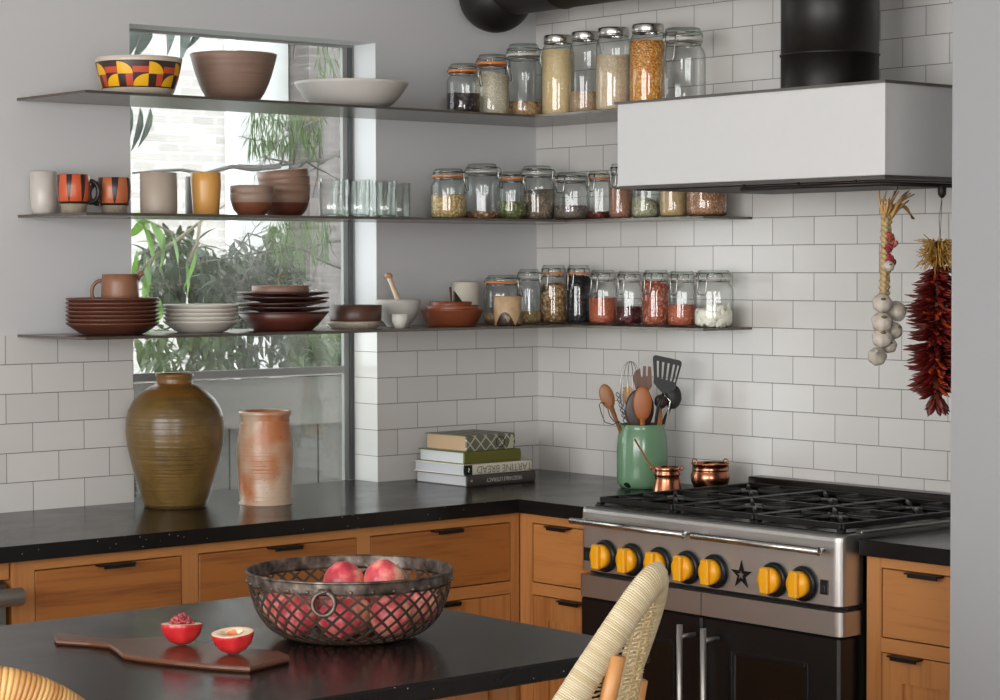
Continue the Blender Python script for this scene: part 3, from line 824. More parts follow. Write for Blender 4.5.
# white beans, packed against the glass
p, r, h = RB(694, 733, 270, -.10, ZL); hb = zof(713, 307, p)-ZL; r *= 1.03
m = MB(); rb = random.Random(3)
m.lathe([(r*.5, .006), (r*.66, .02), (r*.66, hb-.016), (0, hb-.014)], 20)
for i in range(250):
    a = rb.uniform(0, 2*PI); z = rb.uniform(.010, hb); q = r*.84 if z < hb-.014 else rb.uniform(0, .84)*r
    rot = Matrix.Rotation(a, 3, 'Z') @ Matrix.Rotation(rb.uniform(0, PI), 3, 'X')
    q2 = min(q, r*(.75 if z < .014 else .84))
    m.ell((q2*math.cos(a), q2*math.sin(a), z), (.0052), .0120, .0070, 10, 6, rot)
o = m.build('white_beans', plain('f0ebdd', .4)); o.location = p
tag(o, 'large white beans in the wide jar at the right end of the lowest shelf', 'white beans', kind='stuff')

# ---- cups on the middle shelf
def handle(parent, r, z0, z1, ang, m, out=.024, th=.0045):
    c, s = math.cos(ang), math.sin(ang); pts = []
    for k in range(13):
        a = -PI/2+PI*k/12; pts.append(((r+out*math.cos(a))*c, (r+out*math.cos(a))*s, (z0+z1)/2+(z1-z0)/2*math.sin(a)))
    pts = [((r-.003)*c, (r-.003)*s, z0)]+pts+[((r-.003)*c, (r-.003)*s, z1)]
    return MB().tube(pts, th, 8).build('handle', m, parent)
p, r, h = RA(30, 57, 172, -.055, ZM)
vessel('tall_cup', 'plain off-white tall cup at the left end of the middle shelf', 'cup', p, [(r*.72, 0), (r*.84, .006), (r*.95, .022), (r, .045), (r, h)], .004, ceramic('b8b2aa', .3))
def stripe_mat(nst, c1, c2, c3, h, ph=0.0):
    t = NT('striped_glaze'); uv = t.n('ShaderNodeSeparateXYZ', Vector=t.coord('UV')); ob = t.n('ShaderNodeSeparateXYZ', Vector=t.coord())
    a = t.math('SUBTRACT', t.math('FRACT', t.math('ADD', t.math('MULTIPLY', uv.outputs['X'], nst), ph)), .5); z = t.math('DIVIDE', ob.outputs['Z'], h)
    wv = t.math('MULTIPLY', t.math('SQRT', t.math('MAXIMUM', t.math('SUBTRACT', z, .26), 0.0)), .27)
    blade = t.math('LESS_THAN', t.math('ABSOLUTE', t.math('SUBTRACT', a, t.math('MULTIPLY', z, .08))), wv)
    c = t.mix(blade, t.mix(t.noise(t.coord(), 30, 3), c1, c3), c2)
    vo = t.n('ShaderNodeTexVoronoi', Vector=t.coord(), Scale=420).outputs['Distance']
    sp = t.mix(t.math('LESS_THAN', vo, .3), 'a89c88', '5a4a3a')
    c = t.mix(t.math('LESS_THAN', z, .22), c, sp); c = t.mix(t.math('MULTIPLY', t.math('GREATER_THAN', z, .22), t.math('LESS_THAN', z, .27)), c, '2a1a18')
    c = t.mix(t.math('GREATER_THAN', z, .95), c, '2a1a18')
    return t.princ(c, .35)
def footed_cup(u0, u1, vt, label, mat, hand):
    p, r, h = RA(u0, u1, vt, -.16, ZM)
    o = thing('footed_cup', label, 'cup', p)
    MB().lathe(hollow([(r*.76, 0), (r*.78, h*.21), (r*.86, h*.23), (r*.97, h*.45), (r, h*.7), (r*.97, h)], .004, h*.25), 40).build('cup', mat, o)
    handle(o, r, h*.3, h*.85, hand, plain('1d1716', .35), .022, .006)
footed_cup(57, 90, 175, 'orange cup with dark stripes, speckled foot and black handle, second cup from the left', stripe_mat(7.0, 'b84c2a', '2c2020', 'c65a30', .12, .2), -.35)
footed_cup(98, 131, 178, 'brownish orange striped cup with speckled foot, just left of the window edge', stripe_mat(6.0, 'ac7048', '2a2326', 'b8532f', .11, .55), 2.45)
p, r, h = RA(140, 177, 173, -.2, ZM)
vessel('tall_cup', 'wide greyish beige tall cup in front of the left part of the window', 'cup', p, [(r*.88, 0), (r*.97, .004), (r, .012), (r, h)], .004, ceramic('a89a8c', .45))
p, r, h = RA(185, 212, 177, -.08, ZM)
vessel('tall_cup', 'grey tall cup mostly hidden behind the yellow cup', 'cup', p, [(r*.88, 0), (r*.97, .004), (r, .012), (r, h)], .004, ceramic('8c8a88', .45))
p, r, h = RA(190.5, 221, 173, -.2, ZM)
vessel('tall_cup', 'mustard yellow tall cup on the middle shelf', 'cup', p, [(r*.76, 0), (r*.86, .004), (r*.93, h*.4), (r, h*.75), (r, h)], .004, ceramic('d29a52', .35))
def duo(c1, c2, zsplit):
    t = NT('dipped_clay'); z = t.n('ShaderNodeSeparateXYZ', Vector=t.coord()).outputs['Z']; n = t.noise(t.coord(), 40, 3)
    nr = t.n('ShaderNodeNewGeometry').outputs['Normal']
    c = t.mix(t.math('GREATER_THAN', z, zsplit), c2, c1); c = t.mix(t.math('MULTIPLY', n, .2), c, '3a241a')
    return t.princ(c, .45, normal=t.bump(n, .0006, .2))
def nest_bowls(u0, u1, tops, zs, y, c1, c2, group, where, tilts):
    """stack of flat-bottomed straight-rim bowls, tops = pixel row of every rim from the lowest"""
    p, r, _ = RA(u0, u1, tops[0], y, zs)
    h0 = zof((u0+u1)/2, tops[0], p)-zs
    prof = [(r*.55, 0), (r*.62, .003), (r*.84, h0*.28), (r*.93, h0*.52), (r*.945, h0*.60), (r*.985, h0*.70), (r, h0*.78), (r, h0)]
    m = duo(c1, c2, h0*.60); base = None
    for i, vt in enumerate(tops):
        z = zof((u0+u1)/2, vt, p)-zs-h0
        if base is None: base = vessel('small_bowl', 'x', 'bowl', p, prof, .0045, m, group); o = base
        else: o = base.copy(); col.objects.link(o)
        dx = tilts[i]; o.location = (p.x, p.y, p.z+max(z, 0)); o.rotation_euler = (0, dx, 0)
        o['label'] = 'dipped clay bowl, %s %s' % (ORD[i] + (' from below' if i else ' one'), where)
nest_bowls(230, 273, [193.5, 186], ZM, -.2, '987f70', '7a4630', 'short stack of dipped bowls', 'in the short stack of two beside the yellow cup', [0, 0])
nest_bowls(259, 310, [193, 184.5, 177, 170.5], ZM, -.12, '8f705e', '5e3022', 'tall stack of dipped bowls', 'in the taller leaning stack left of the tumblers', [0, .02, -.02, -.11])
# tumblers
tb = None
for i, (u, y, lab) in enumerate(((332, -.22, 'clear glass tumbler, leftmost in the front row'), (358.5, -.22, 'clear glass tumbler, second in the front row'), (385, -.22, 'clear glass tumbler, third in the front row'),
                            (346, -.10, 'clear glass tumbler, leftmost in the back row'), (372, -.10, 'clear glass tumbler, middle of the back row'), (399, -.10, 'clear glass tumbler, right end of the back row'))):
    if tb is None:
        p, r, h = RA(319, 344.5, 179, y, ZM)
        tb = thing('glass_tumbler', lab, 'tumbler', p, 0, 'glass tumblers')
        MB().lathe([(0, 0), (r*.94, 0), (r*.97, .002), (r, h), (r-.0018, h), (r*.93, .011), (0, .010)], 36).build('glass_body', glass('fefffe', '808a87', 5.0), tb)
        MB().lathe([(0, .0008), (r*.92, .0008), (r*.93, .009), (0, .0088)], 30).build('glass_base', glass('dfeae7', '5f7a74', 2.0), tb)
        o = tb
    else: o = copy_tree(tb)
    o.location = (at(u, 300, 'y', y).x, y, ZM); o['label'] = lab + ' on the middle shelf'

# ---- lower shelf: plates
def plate_prof(R, h, t=.0045, flat=.62):
    return [(0, .0015), (R*(flat-.04), 0), (R*flat, .001), (R*(flat+.08), .004), (R*.94, h*.80), (R*.99, h-.002), (R, h), (R*.985, h+t*.5), (R*.955, h), (R*(flat+.06), t+.004), (R*flat*.9, t+.002), (0, t+.0015)]
def plates(u0, u1, vtop, vlow, n, y, m, h, labf, group, tl=None, flat=.62, z0=0.0):
    p, R, _ = RA(u0, u1, vtop, y, ZL); H = zof((u0+u1)/2, vtop, p)-ZL-h-z0; proto = None
    for i in range(n):
        if proto is None: o = proto = MB().lathe(plate_prof(R, h, flat=flat), 56).build('dinner_plate', m)
        else: o = proto.copy(); col.objects.link(o)
        o.location = (p.x+(tl[i][0] if tl else 0), p.y, ZL+z0+H*i/(n-1)); o.rotation_euler = (0, tl[i][1] if tl else 0, 0)
        tag(o, labf(i, n), 'plate', group)
    return p, R
BRN = ceramic('62392b', .38, 0.0, .25)
def lab_plate(what, where):
    return lambda i, n: '%s, %s %s' % (what, 'lowest one' if i == 0 else 'topmost one' if i == n-1 else ORD[i]+' from below', where)
pb, Rb = plates(66, 159, 298.5, 333, 7, -.19, BRN, .030, lab_plate('brown stoneware plate', 'in the stack under the brown mug'), 'brown plates under the mug')
plates(163, 238.5, 305, 332, 5, -.19, ceramic('cfc8be', .4), .030, lab_plate('off-white plate', 'in the white stack on the lowest shelf'), 'off-white plates', flat=.6)
DRK = ceramic('5c2c22', .35, 0.0, .2)
p, R, _ = RA(237, 329, 312, -.19, ZL); hbw = zof(283, 313.5, p)-ZL
vessel('deep_bowl', 'dark reddish brown deep bowl at the bottom of the uneven dark plate stack', 'bowl', p, [(R*.62, 0), (R*.66, .003), (R*.80, hbw*.45), (R*.97, hbw)], .005, ceramic('562a20', .4))
plates(237, 329, 292.5, 312, 5, -.19, ceramic('4a2a24', .28, 0.0, .2), .016, lab_plate('dark brown plate', 'in the uneven dark stack on the lowest shelf'), 'dark brown plates',
       tl=[(0, .0), (.003, .008), (-.004, -.022), (.002, .012), (0, 0)], flat=.5, z0=hbw-.012)
p2, r2, _ = RA(252, 309, 285.5, -.19, ZL); zt_ = zof(283, 293.5, p2)
h2 = zof(280, 286, p2)-(ZL+0)
zb2 = ZL+(zof(283, 292.5, p2)-ZL-.016)+.0065
vessel('shallow_bowl', 'small taupe shallow bowl with rust inside topping the dark plate stack', 'bowl', (p2.x, p2.y, zb2), [(r2*.86, 0), (r2*.95, .003), (r2, .012), (r2, ZL+h2-zb2)], .005, duo('8a6a58', '9a5236', .004))
# brown mug lying on the plates (standing on the topmost)
p, r, _ = RA(101, 139, 274, -.19, ZL); zb_ = ZL+(zof(112, 298.5, pb)-ZL-.030)+.0065
hm = zof(120, 274.5, p)-zb_
o = thing('coffee_mug', 'brown stoneware mug standing on the stack of brown plates', 'mug', (p.x, p.y, zb_))
MB().lathe(hollow([(r*.80, 0), (r*.90, .004), (r, hm*.35), (r*.97, hm*.75), (r*.93, hm)], .004), 40).build('cup', ceramic('855a42', .4), o)
handle(o, r*.97, hm*.12, hm*.82, 2.45, ceramic('75503a', .4), .026, .005)
sp_ = MB(); sp_.tube([(r*.70, -r*.5, hm*.82), (r*.9, -r*.62, hm+.002), (r*1.02, -r*.72, hm+.004)], .006, 8); sp_.build('spout', ceramic('855a42', .4), o)
# bowl on speckled plate
p, R, _ = RA(327, 381, 321, -.19, ZL); hp = zof(354, 321.5, p)-ZL
vessel('side_plate', 'speckled cream side plate under the small dark brown bowl', 'plate', p, [(R*.80, 0), (R*.86, .003), (R, hp*.7), (R, hp)], .006, ceramic('b0a494', .5, .32), floor=hp*.55)
p3, r3, _ = RA(329, 382, 304, -.19, ZL); h3 = zof(355, 305, p3)-ZL-hp*.55-.001
vessel('small_bowl', 'dark brown straight-sided bowl on the speckled cream plate', 'bowl', (p3.x, p3.y, ZL+hp*.56), [(r3*.84, 0), (r3*.93, .004), (r3*.98, .018), (r3, h3)], .005, ceramic('54382c', .4))
# mortar, pestle
p, r, h = RA(375, 421, 300, -.16, ZL)
vessel('mortar', 'pale grey stone mortar on the lowest shelf', 'mortar', p, [(r*.5, 0), (r*.52, .006), (r*.58, .012), (r*.82, h*.38), (r*.95, h*.65), (r, h*.9), (r, h)], .008, ceramic('b8b4ac', .55, 0.0, .3), floor=.02)
a = at(401, 307, 'y', -.19); b = at(388.5, 276, 'y', -.13)
m = MB(); a = a-(b-a).normalized()*.02; m.tube([a, a.lerp(b, .3), a.lerp(b, .75), b], [.011, .0085, .007, .0075], 12)
o = m.build('pestle', wood('z', 'cbb396', 'b4987a')); tag(o, 'pale wooden pestle leaning in the stone mortar', 'pestle')
MB().ell(b, .0125, .0125, .009, 14, 8).build('pestle_knob', wood('x', 'b88a62', 'a87a54'), o)
p, r, h = RA(392, 408, 314.5, -.29, ZL)
vessel('pinch_pot', 'tiny white stone pot in front of the mortar', 'pot', p, [(r*.55, 0), (r*.9, h*.35), (r, h*.6), (r*.98, h)], .004, ceramic('cfccc4', .5, .18))
# terracotta nest
TC = ceramic('7e4228', .42, 0.0, .3)
p, r, h = RA(420, 484, 309.5, -.19, ZL)
vessel('terracotta_bowl', 'largest terracotta bowl, outermost of the nest of three on the lowest shelf', 'bowl', p, [(r*.72, 0), (r*.76, .003), (r*.88, h*.5), (r*.99, h*.95), (r, h)], .005, TC, 'nested terracotta bowls')
pq, rq, hq = RA(425, 479, 305.5, -.19, ZL)
vessel('terracotta_bowl', 'middle terracotta bowl of the nest of three on the lowest shelf', 'bowl', (pq.x, pq.y, ZL+.012), [(rq*.7, 0), (rq*.78, .003), (rq*.95, (hq-.012)*.7), (rq, hq-.012)], .004, ceramic('8a492c', .42), 'nested terracotta bowls')
pr2, rr2, hr2 = RA(430, 472, 302, -.19, ZL)
vessel('terracotta_bowl', 'smallest terracotta bowl, innermost of the nest of three', 'bowl', (pr2.x, pr2.y, ZL+.022), [(rr2*.7, 0), (rr2*.78, .003), (rr2*.97, (hr2-.022)*.7), (rr2, hr2-.022)], .004, ceramic('80422a', .42), 'nested terracotta bowls')
a = at(452, 309, 'y', -.19); b = at(450.2, 287, 'y', -.18)
a.z = ZL+.032
m = MB(); m.tube([a, b], [.0035, .003], 8); o = m.build('spice_spoon', wood('z', '5e3424', '47241a')); tag(o, 'slim dark wooden spoon standing up in the smallest terracotta bowl', 'spoon'); 
MB().ell(a+Vector((.0, 0, -.001)), .009, .009, .004, 12, 6).build('spoon_bowl', wood('x', '5e3424', '47241a'), o)
m = MB(); q = [at(u, v, 'y', -.165) for u, v in ((453.5, 291), (464, 305), (453.5, 307))]
m.prism([(v.x, v.z) for v in q], 'y', -.170, -.164)
tag(m.build('wooden_scraper', wood('z', '3a2a24', '281c18')), 'small dark triangular scraper behind the slim spoon in the terracotta bowls', 'scraper')
p, r, h = RA(452, 479, 282.5, -.055, ZL)
vessel('tall_cup', 'cream tall cup behind the terracotta bowls', 'cup', p, [(r*.86, 0), (r*.97, .004), (r, .012), (r, h)], .004, ceramic('d2cbbc', .4))
# tan cup with dark drip
p, r, h = RA(493.5, 521.5, 296.5, -.285, ZL)
t = NT('drip_glaze'); ob = t.n('ShaderNodeSeparateXYZ', Vector=t.coord()); uvx = t.n('ShaderNodeSeparateXYZ', Vector=t.coord('UV')).outputs['X']
wv = t.math('ABSOLUTE', t.math('SINE', t.math('MULTIPLY', t.math('ADD', uvx, .02), PI*4)))
c = t.mix(t.math('LESS_THAN', ob.outputs['Z'], t.math('MULTIPLY', wv, h*.48)), 'b89a76', '33221c')
c = t.mix(t.math('GREATER_THAN', t.noise(t.coord(), 30, 2), .55), c, t.mix(.4, c, 'd2b48a'))
vessel('small_cup', 'small tan cup with dark brown arched glaze in front of the jar', 'cup', p, [(r*.94, 0), (r, .004), (r, h)], .004, t.princ(c, .4))

# ------------------------------------------------------------------ counter things
def glaze(c1, c2, c3, sc_=6):
    t = NT('salt_glaze'); v = t.coord(); n = t.noise(v, sc_, 6, .65); r_ = t.noise(t.mapping(v, scale=(1, 1, 90)), 1.2, 3, .5)
    z = t.n('ShaderNodeSeparateXYZ', Vector=v).outputs['Z']
    c = t.ramp(n, [(.33, c1), (.5, c2), (.68, c3)]); c = t.mix(t.math('MULTIPLY', r_, .35), c, c1)
    return t, c, t.bump(t.math('ADD', r_, t.math('MULTIPLY', n, .3)), .003, .7)
pj = Vector((-1.461, -.17, .915)); k = 1/ppm(pj)
jp = [(44, 0), (45, 2), (47, 8), (60, 45), (68, 75), (70, 92), (69.5, 107), (66, 119), (58, 131), (46, 141), (35, 147), (28.5, 149), (26, 150.5), (25, 152), (26, 157), (27, 160), (26.5, 163), (24, 163)]
jp = [(a*.695*k*1.0, b*.818*k) for a, b in jp]
t, c, bn = glaze('4e3b1e', '6e562c', '5c4a26', 5)
z = t.n('ShaderNodeSeparateXYZ', Vector=t.coord()).outputs['Z']
c = t.mix(t.math('MULTIPLY', t.math('GREATER_THAN', z, .30), .45), c, '7a4a1e')
rag = t.math('ADD', z, t.math('MULTIPLY', t.noise(t.coord(), 60, 4, .7), .016)); c = t.mix(t.math('MULTIPLY', t.math('LESS_THAN', rag, .017), .75), c, '3a2a18')
c = t.mix(t.math('MULTIPLY', t.math('LESS_THAN', t.math('ABSOLUTE', t.math('SUBTRACT', z, .225)), .0016), .6), c, '4a3418')
JH = jp[-1][1]
m = MB(); prof = [(0, 0)]+jp+[(jp[-1][0]-.008, JH-.003), (jp[-1][0]-.008, JH-.03), (jp[8][0], jp[8][1]-.01), (jp[5][0]-.012, jp[5][1]), (jp[1][0]-.01, .02), (0, .02)]
m.lathe(prof, 64, wob=lambda a, z: 1+.006*math.sin(a*2+z*9))
o = m.build('stoneware_jar', t.princ(c, .3, normal=bn)); o.location = pj; tag(o, 'big olive brown stoneware jar on the counter in front of the window', 'jar')
pc2 = Vector((-1.236, -.27, .915)); k = 1/ppm(pc2)
cp = [(27, 0), (27, 1), (25.5, 3), (27, 30), (28.3, 50), (28, 62), (26, 76), (24.5, 84), (24.2, 90), (26, 93), (26.3, 95.5), (25, 96.5)]
cp = [(a*k, b*k*.965) for a, b in cp]
t, c, bn = glaze('b4561f', 'cf9a76', 'c9a98c', 7)
n = t.noise(t.mapping(t.coord(), scale=(5, 5, 4)), 1.6, 2, .5)
c = t.mix(t.ramp(n, [(.36, '000000'), (.52, 'ffffff')]), 'ab6a42', 'b99f88')
c = t.mix(t.math('LESS_THAN', t.n('ShaderNodeTexVoronoi', Vector=t.coord(), Scale=70).outputs['Distance'], .09), c, '5a2e1a')
m = MB(); m.lathe([(0, 0)]+cp+[(cp[-1][0]-.006, cp[-1][1]-.003), (cp[5][0]-.010, cp[5][1]), (cp[2][0]-.008, .012), (0, .012)], 56)
o = m.build('stoneware_crock', t.princ(c, .33, normal=bn)); o.location = pc2; tag(o, 'orange and tan salt-glazed crock right of the big brown jar', 'crock')

# books (page ends to the left, spines to the front)
def book(z0, h, x0, x1, y0, y1, cover, page, name, label, rot=0, spine_extra=None, pm=None):
    o = thing('book', label, 'book', ((x0+x1)/2, (y0+y1)/2, z0), rot, 'stacked cookbooks')
    hx, hy, t_ = (x1-x0)/2, (y1-y0)/2, .0025
    m = MB(); m.box(-hx, -hy, 0, hx, hy, t_); m.box(-hx, -hy, h-t_, hx, hy, h)
    sp = []; 
    for k in range(9):
        a = PI*k/8; sp.append((-hy-.004*math.sin(a)*1.2, h/2-h/2*math.cos(a)))
    m.prism([(y, z) for y, z in sp]+[(-hy+t_, h), (-hy+t_, 0)], 'x', -hx, hx)
    m.build('cover', cover, o)
    t = NT('paper_edges'); zz = t.noise(t.mapping(t.coord(), scale=(1, 3, 900)), 1, 2)
    MB().box(-hx+.004, -hy+t_, t_, hx-.004, hy-.004, h-t_).build('pages', t.princ(t.mix(zz, page, [q*.8 for q in lin(page)[:3]]+[1]), .8), o)
    return o, hx, hy
def spine_text(parent, txt, x, y, z, size, m, flip=True, sx=1.0):
    cu = bpy.data.curves.new('spine_title', 'FONT'); cu.body = txt; cu.size = size; cu.extrude = .0001; cu.align_x = 'CENTER'; cu.align_y = 'CENTER'
    tmp = bpy.data.objects.new('tmp', cu); col.objects.link(tmp); dg = bpy.context.evaluated_depsgraph_get(); dg.update()
    me = bpy.data.meshes.new_from_object(tmp.evaluated_get(dg)); bpy.data.objects.remove(tmp)
    me.materials.clear(); me.materials.append(m)
    o = bpy.data.objects.new('spine_title', me); col.objects.link(o); o.parent = parent
    o.matrix_local = Matrix.Translation((x, y, z)) @ Matrix.Rotation(PI/2, 4, 'X') @ Matrix.Rotation(PI if flip else 0, 4, 'Z') @ Matrix.Diagonal((sx, 1, 1, 1))
    return o
bz = .915; h1, h2_, h3_, h4 = .033, .031, .036, .047
b1, hx, hy = book(bz, h1, -.543, -.276, -.293, -.055, plain('3f3935', .5), 'b9b8ba', 'book', 'dark grey cookbook with white spine lettering, bottom of the stack')
spine_text(b1, 'VEGETABLE LITERACY', .01, -hy-.0052, h1*.5, .0165, plain('bdb7ae', .5), sx=.86)
MB().lathe([(.0045, 0), (.0045, .0006), (0, .0006)], 12, (0, 0, 0), axis='y').build('emblem', plain('8f8a84', .5), b1).location = (-hx+.018, -hy-.0054, h1*.5)
b2, hx, hy = book(bz+h1, h2_, -.546, -.288, -.288, -.050, plain('cfc8b6', .55), 'bcbcc2', 'book', 'cream cookbook with an upside-down title, second from the bottom')
spine_text(b2, 'TARTINE BREAD', .022, -hy-.0052, h2_*.5, .031, plain('77705e', .5), sx=.94)
MB().box(-hx, -hy-.0053, .001, -hx+.026, -hy+.003, h2_-.001).build('spine_block', plain('0f0f10', .5), b2)
sq = MB(); sq.tube([(-hx+.014, -hy-.0058, .009), (-hx+.011, -hy-.0058, .013), (-hx+.015, -hy-.0058, .017), (-hx+.012, -hy-.0058, .022)], .0011, 6); sq.build('spine_mark', plain('e6e4de', .5), b2)
b3, hx, hy = book(bz+h1+h2_, h3_, -.535, -.318, -.275, -.060, plain('5e5c22', .6), 'c6c8c8', 'book', 'olive green cloth-bound book, second from the top', -.01)
t = NT('lattice_print'); v = t.n('ShaderNodeSeparateXYZ', Vector=t.coord()); f = 48.0
d1 = t.math('ABSOLUTE', t.math('SUBTRACT', t.math('FRACT', t.math('MULTIPLY', t.math('ADD', v.outputs['X'], v.outputs['Z']), f*.5)), .5)); d2 = t.math('ABSOLUTE', t.math('SUBTRACT', t.math('FRACT', t.math('MULTIPLY', t.math('SUBTRACT', v.outputs['X'], v.outputs['Z']), f*.5)), .5))
ln = t.math('LESS_THAN', t.math('MINIMUM', d1, d2), .07)
c = t.mix(ln, t.mix(t.noise(t.coord(), 30, 3), '6c6a56', '585e54'), 'b4ae96')
b4, hx, hy = book(bz+h1+h2_+h3_, h4, -.521, -.330, -.262, -.075, t.princ(c, .6), 'b79a78', 'book', 'thick old book with a crossed diamond pattern spine, top of the stack', .02)
c4 = MB(); c4.prism([(hx-.03, .002), (hx-.008, .002), (hx-.008, h4-.006), (hx-.016, h4-.003)], 'y', -hy-.0056, -hy-.004); c4.build('spine_label', plain('b3b29a', .6), b4)
rg = MB(); rg.tube([(hx-.060+.016*math.cos(q*PI/10), -hy-.0056, h4/2+.016*math.sin(q*PI/10)) for q in range(20)], .0014, 5, closed=True); rg.build('spine_ring', plain('2e2e24', .6), b4)

# green utensil crock
pg = Vector((-.175, -.652, .915)); k = 1/ppm(pg); RG = 25.5*k; HG = 64*k
gp = [(RG*.74, 0), (RG*.86, .003), (RG*.97, .014), (RG, .035), (RG, HG*.60), (RG*.97, HG*.80), (RG*.90, HG*.91), (RG*.87, HG*.94), (RG*.885, HG*.97), (RG*.88, HG)]
t = NT('enamel'); n = t.noise(t.coord(), 9, 4); ob = t.coord()
ch = t.math('LESS_THAN', t.n('ShaderNodeVectorMath', {'operation': 'DISTANCE'}, _0=t.mapping(ob, scale=(1, 1, 1.3)), _1=(-.074, -.010, .014)).outputs['Value'], t.math('ADD', .008, t.math('MULTIPLY', n, .012)))
c = t.mix(ch, t.mix(t.math('MULTIPLY', n, .3), '6d8f70', '4f7456'), '1f2a1e')
o = MB().lathe([(0, 0)]+gp+[(RG*.84, HG), (RG*.83, HG*.9), (RG*.9, .03), (0, .02)], 56).build('utensil_crock', t.princ(c, .16)); o.location = pg
tag(o, 'glossy green enamel crock full of cooking utensils left of the stove', 'crock')
UW = 'yz'
def UP(u, v, dx=0.0):   # point near the crock, in the plane facing the room
    a = Vector((Fv.x, Fv.y, 0)).normalized(); d = (pg-CAM).dot(Fv)
    q = CAM+(Fv+Rv*(u-500)/FPX-Uv*(v-350)/FPX)*d
    return q+a*((pg-q).dot(a)+dx)
def stick(m, pts, r, n=10, flat=None): m.tube(pts, r, n, flat=flat, up=(1, 0, 0) if flat else None); return m
FW_ = Vector((Fv.x, Fv.y, 0)).normalized(); RT_ = Vector((Rv.x, Rv.y, 0)).normalized()
base = lambda du, dx=0.0: pg+RT_*du*k*1.6+FW_*dx+Vector((0, 0, .035))
BAS = Matrix((FW_, -RT_, Vector((0, 0, 1)))).transposed()
W1 = wood('z', 'a8602c', '84481e'); W2 = wood('z', '966238', '6a4022'); DKW = wood('z', '3a2016', '24120c'); BP = plain('151517', .5)
def blade(cu, cv, pts, dx, th, m, name_, label, cat='spoon', hd=None, hm=None, hr=.0048, dish=0):
    """flat utensil head outlined in pixels at depth dx, with a handle down into the crock"""
    outl = [UP(u, v, dx) for u, v in pts]
    o = MB(); o.slab(outl, FW_, th)
    ob = o.build(name_, m); tag(ob, label, cat, 'utensils in the green crock')
    h = MB(); h.tube(hd, hr, 8); h.build('handle', hm or m, ob)
    return ob
def oval_spoon(u, v, a, b, ang, dx, m, label, end):
    """oval spoon head (pixel centre, half axes) turned by ang, handle to 'end' inside the crock"""
    c = UP(u, v, dx); K = 1/ppm(c); R_ = BAS @ Matrix.Rotation(ang, 3, 'X')
    o = MB(); o.ell(c, .006, a*K, b*K, 20, 14, R_, fn=lambda p: 1.0)
    ob = o.build('wooden_spoon', m); tag(ob, label, 'spoon', 'utensils in the green crock')
    dirv = (Vector(end)-c); s0 = c+dirv.normalized()*b*K*.8
    MB().tube([s0, s0.lerp(Vector(end), .25), end], [.008, .0055, .0055], 10).build('handle', m, ob)
    return ob
oval_spoon(606.5, 396, 7.3, 13, -.30, -.02, W2, 'wooden spoon leaning left out of the crock, brown oval head', base(-3, -.02))
oval_spoon(641, 402, 9.6, 17, .0, -.055, W1, 'bright orange-brown wooden spoon at the front centre of the crock', base(-1, -.05))
oval_spoon(639, 409, 14.5, 21, .05, -.02, DKW, 'large dark wooden ladle behind the front spoon', base(0, -.01))
oval_spoon(660.5, 401.5, 6.5, 7, -.2, .0, DKW, 'small dark round spoon under the black turner', base(4, .02))
oval_spoon(657.5, 419, 4, 13, .08, -.03, W1, 'narrow orange wooden spoon at the right side of the crock', base(5, -.02))
# slotted wooden fork-spatula
m = MB(); c = [UP(u, v, .01) for u, v in ((632.5, 378), (635, 371), (640, 368), (641, 377), (642.5, 377), (643, 366), (646, 366), (646, 376), (647.5, 376), (648, 366), (651, 367), (652, 386), (648, 392), (636, 390))]
m.slab(c, FW_, .005)
o = m.build('wooden_fork', wood('z', '6e4630', '4a2a1c')); tag(o, 'dark wooden fork with short tines left of the black turner', 'fork', 'utensils in the green crock')
MB().tube([UP(643, 390, .01), base(2, .01)], .005, 8).build('handle', DKW, o)
m = MB(); c = [UP(u, v, .03) for u, v in ((622, 397), (624, 388), (629, 385), (634, 390), (633, 404), (627, 408))]
m.slab(c, FW_, .008)
o = m.build('bamboo_whisk', wood('z', 'c79a66', '7a4e2c')); tag(o, 'small ribbed bamboo whisk left of the front wooden spoon', 'whisk', 'utensils in the green crock')
MB().tube([UP(628, 406, .03), base(-2, .03)], .005, 8).build('handle', W2, o)
# black slotted turner: frame with five slots
m = MB(); L0, L1 = (649.5, 362), (682, 363)
def TP(a, b, dx=-.05):  # a across 0..1, b down 0..1 of the turner blade
    top = Vector((651+(681-651)*a, 353.5+(360-353.5)*a)); bot = Vector((653+(672-653)*a, 385+(391-385)*a))
    q = top.lerp(bot, b); return UP(q.x, q.y, dx)
def quad(a0, b0, a1, b1):
    c = [TP(a0, b0), TP(a1, b0), TP(a1, b1), TP(a0, b1)]; m.slab(c, FW_, .003)
c = [TP(a, b) for a, b in ((.0, .12), (.04, .03), (.12, 0), (.9, 0), (.97, .04), (1, .12), (1, .17), (0, .17))]; m.slab(c, FW_, .003)
c = [TP(a, b) for a, b in ((0, .70), (1, .70), (1.04, .9), (.85, 1.02), (.6, 1.12), (.4, 1.12), (.15, 1.02), (-.04, .9))]; m.slab(c, FW_, .003)
e = [0, .14, .215, .33, .405, .52, .595, .71, .785, .87, .93, 1]
for i in range(0, 12, 2): quad(e[i], .17, e[i+1], .70)
o = m.build('slotted_turner', BP); tag(o, 'black slotted turner, the tallest utensil in the green crock', 'turner', 'utensils in the green crock')
MB().tube([UP(662, 392, -.05), UP(657, 404, -.045), base(3, -.03)], .0045, 8).build('handle', BP, o)
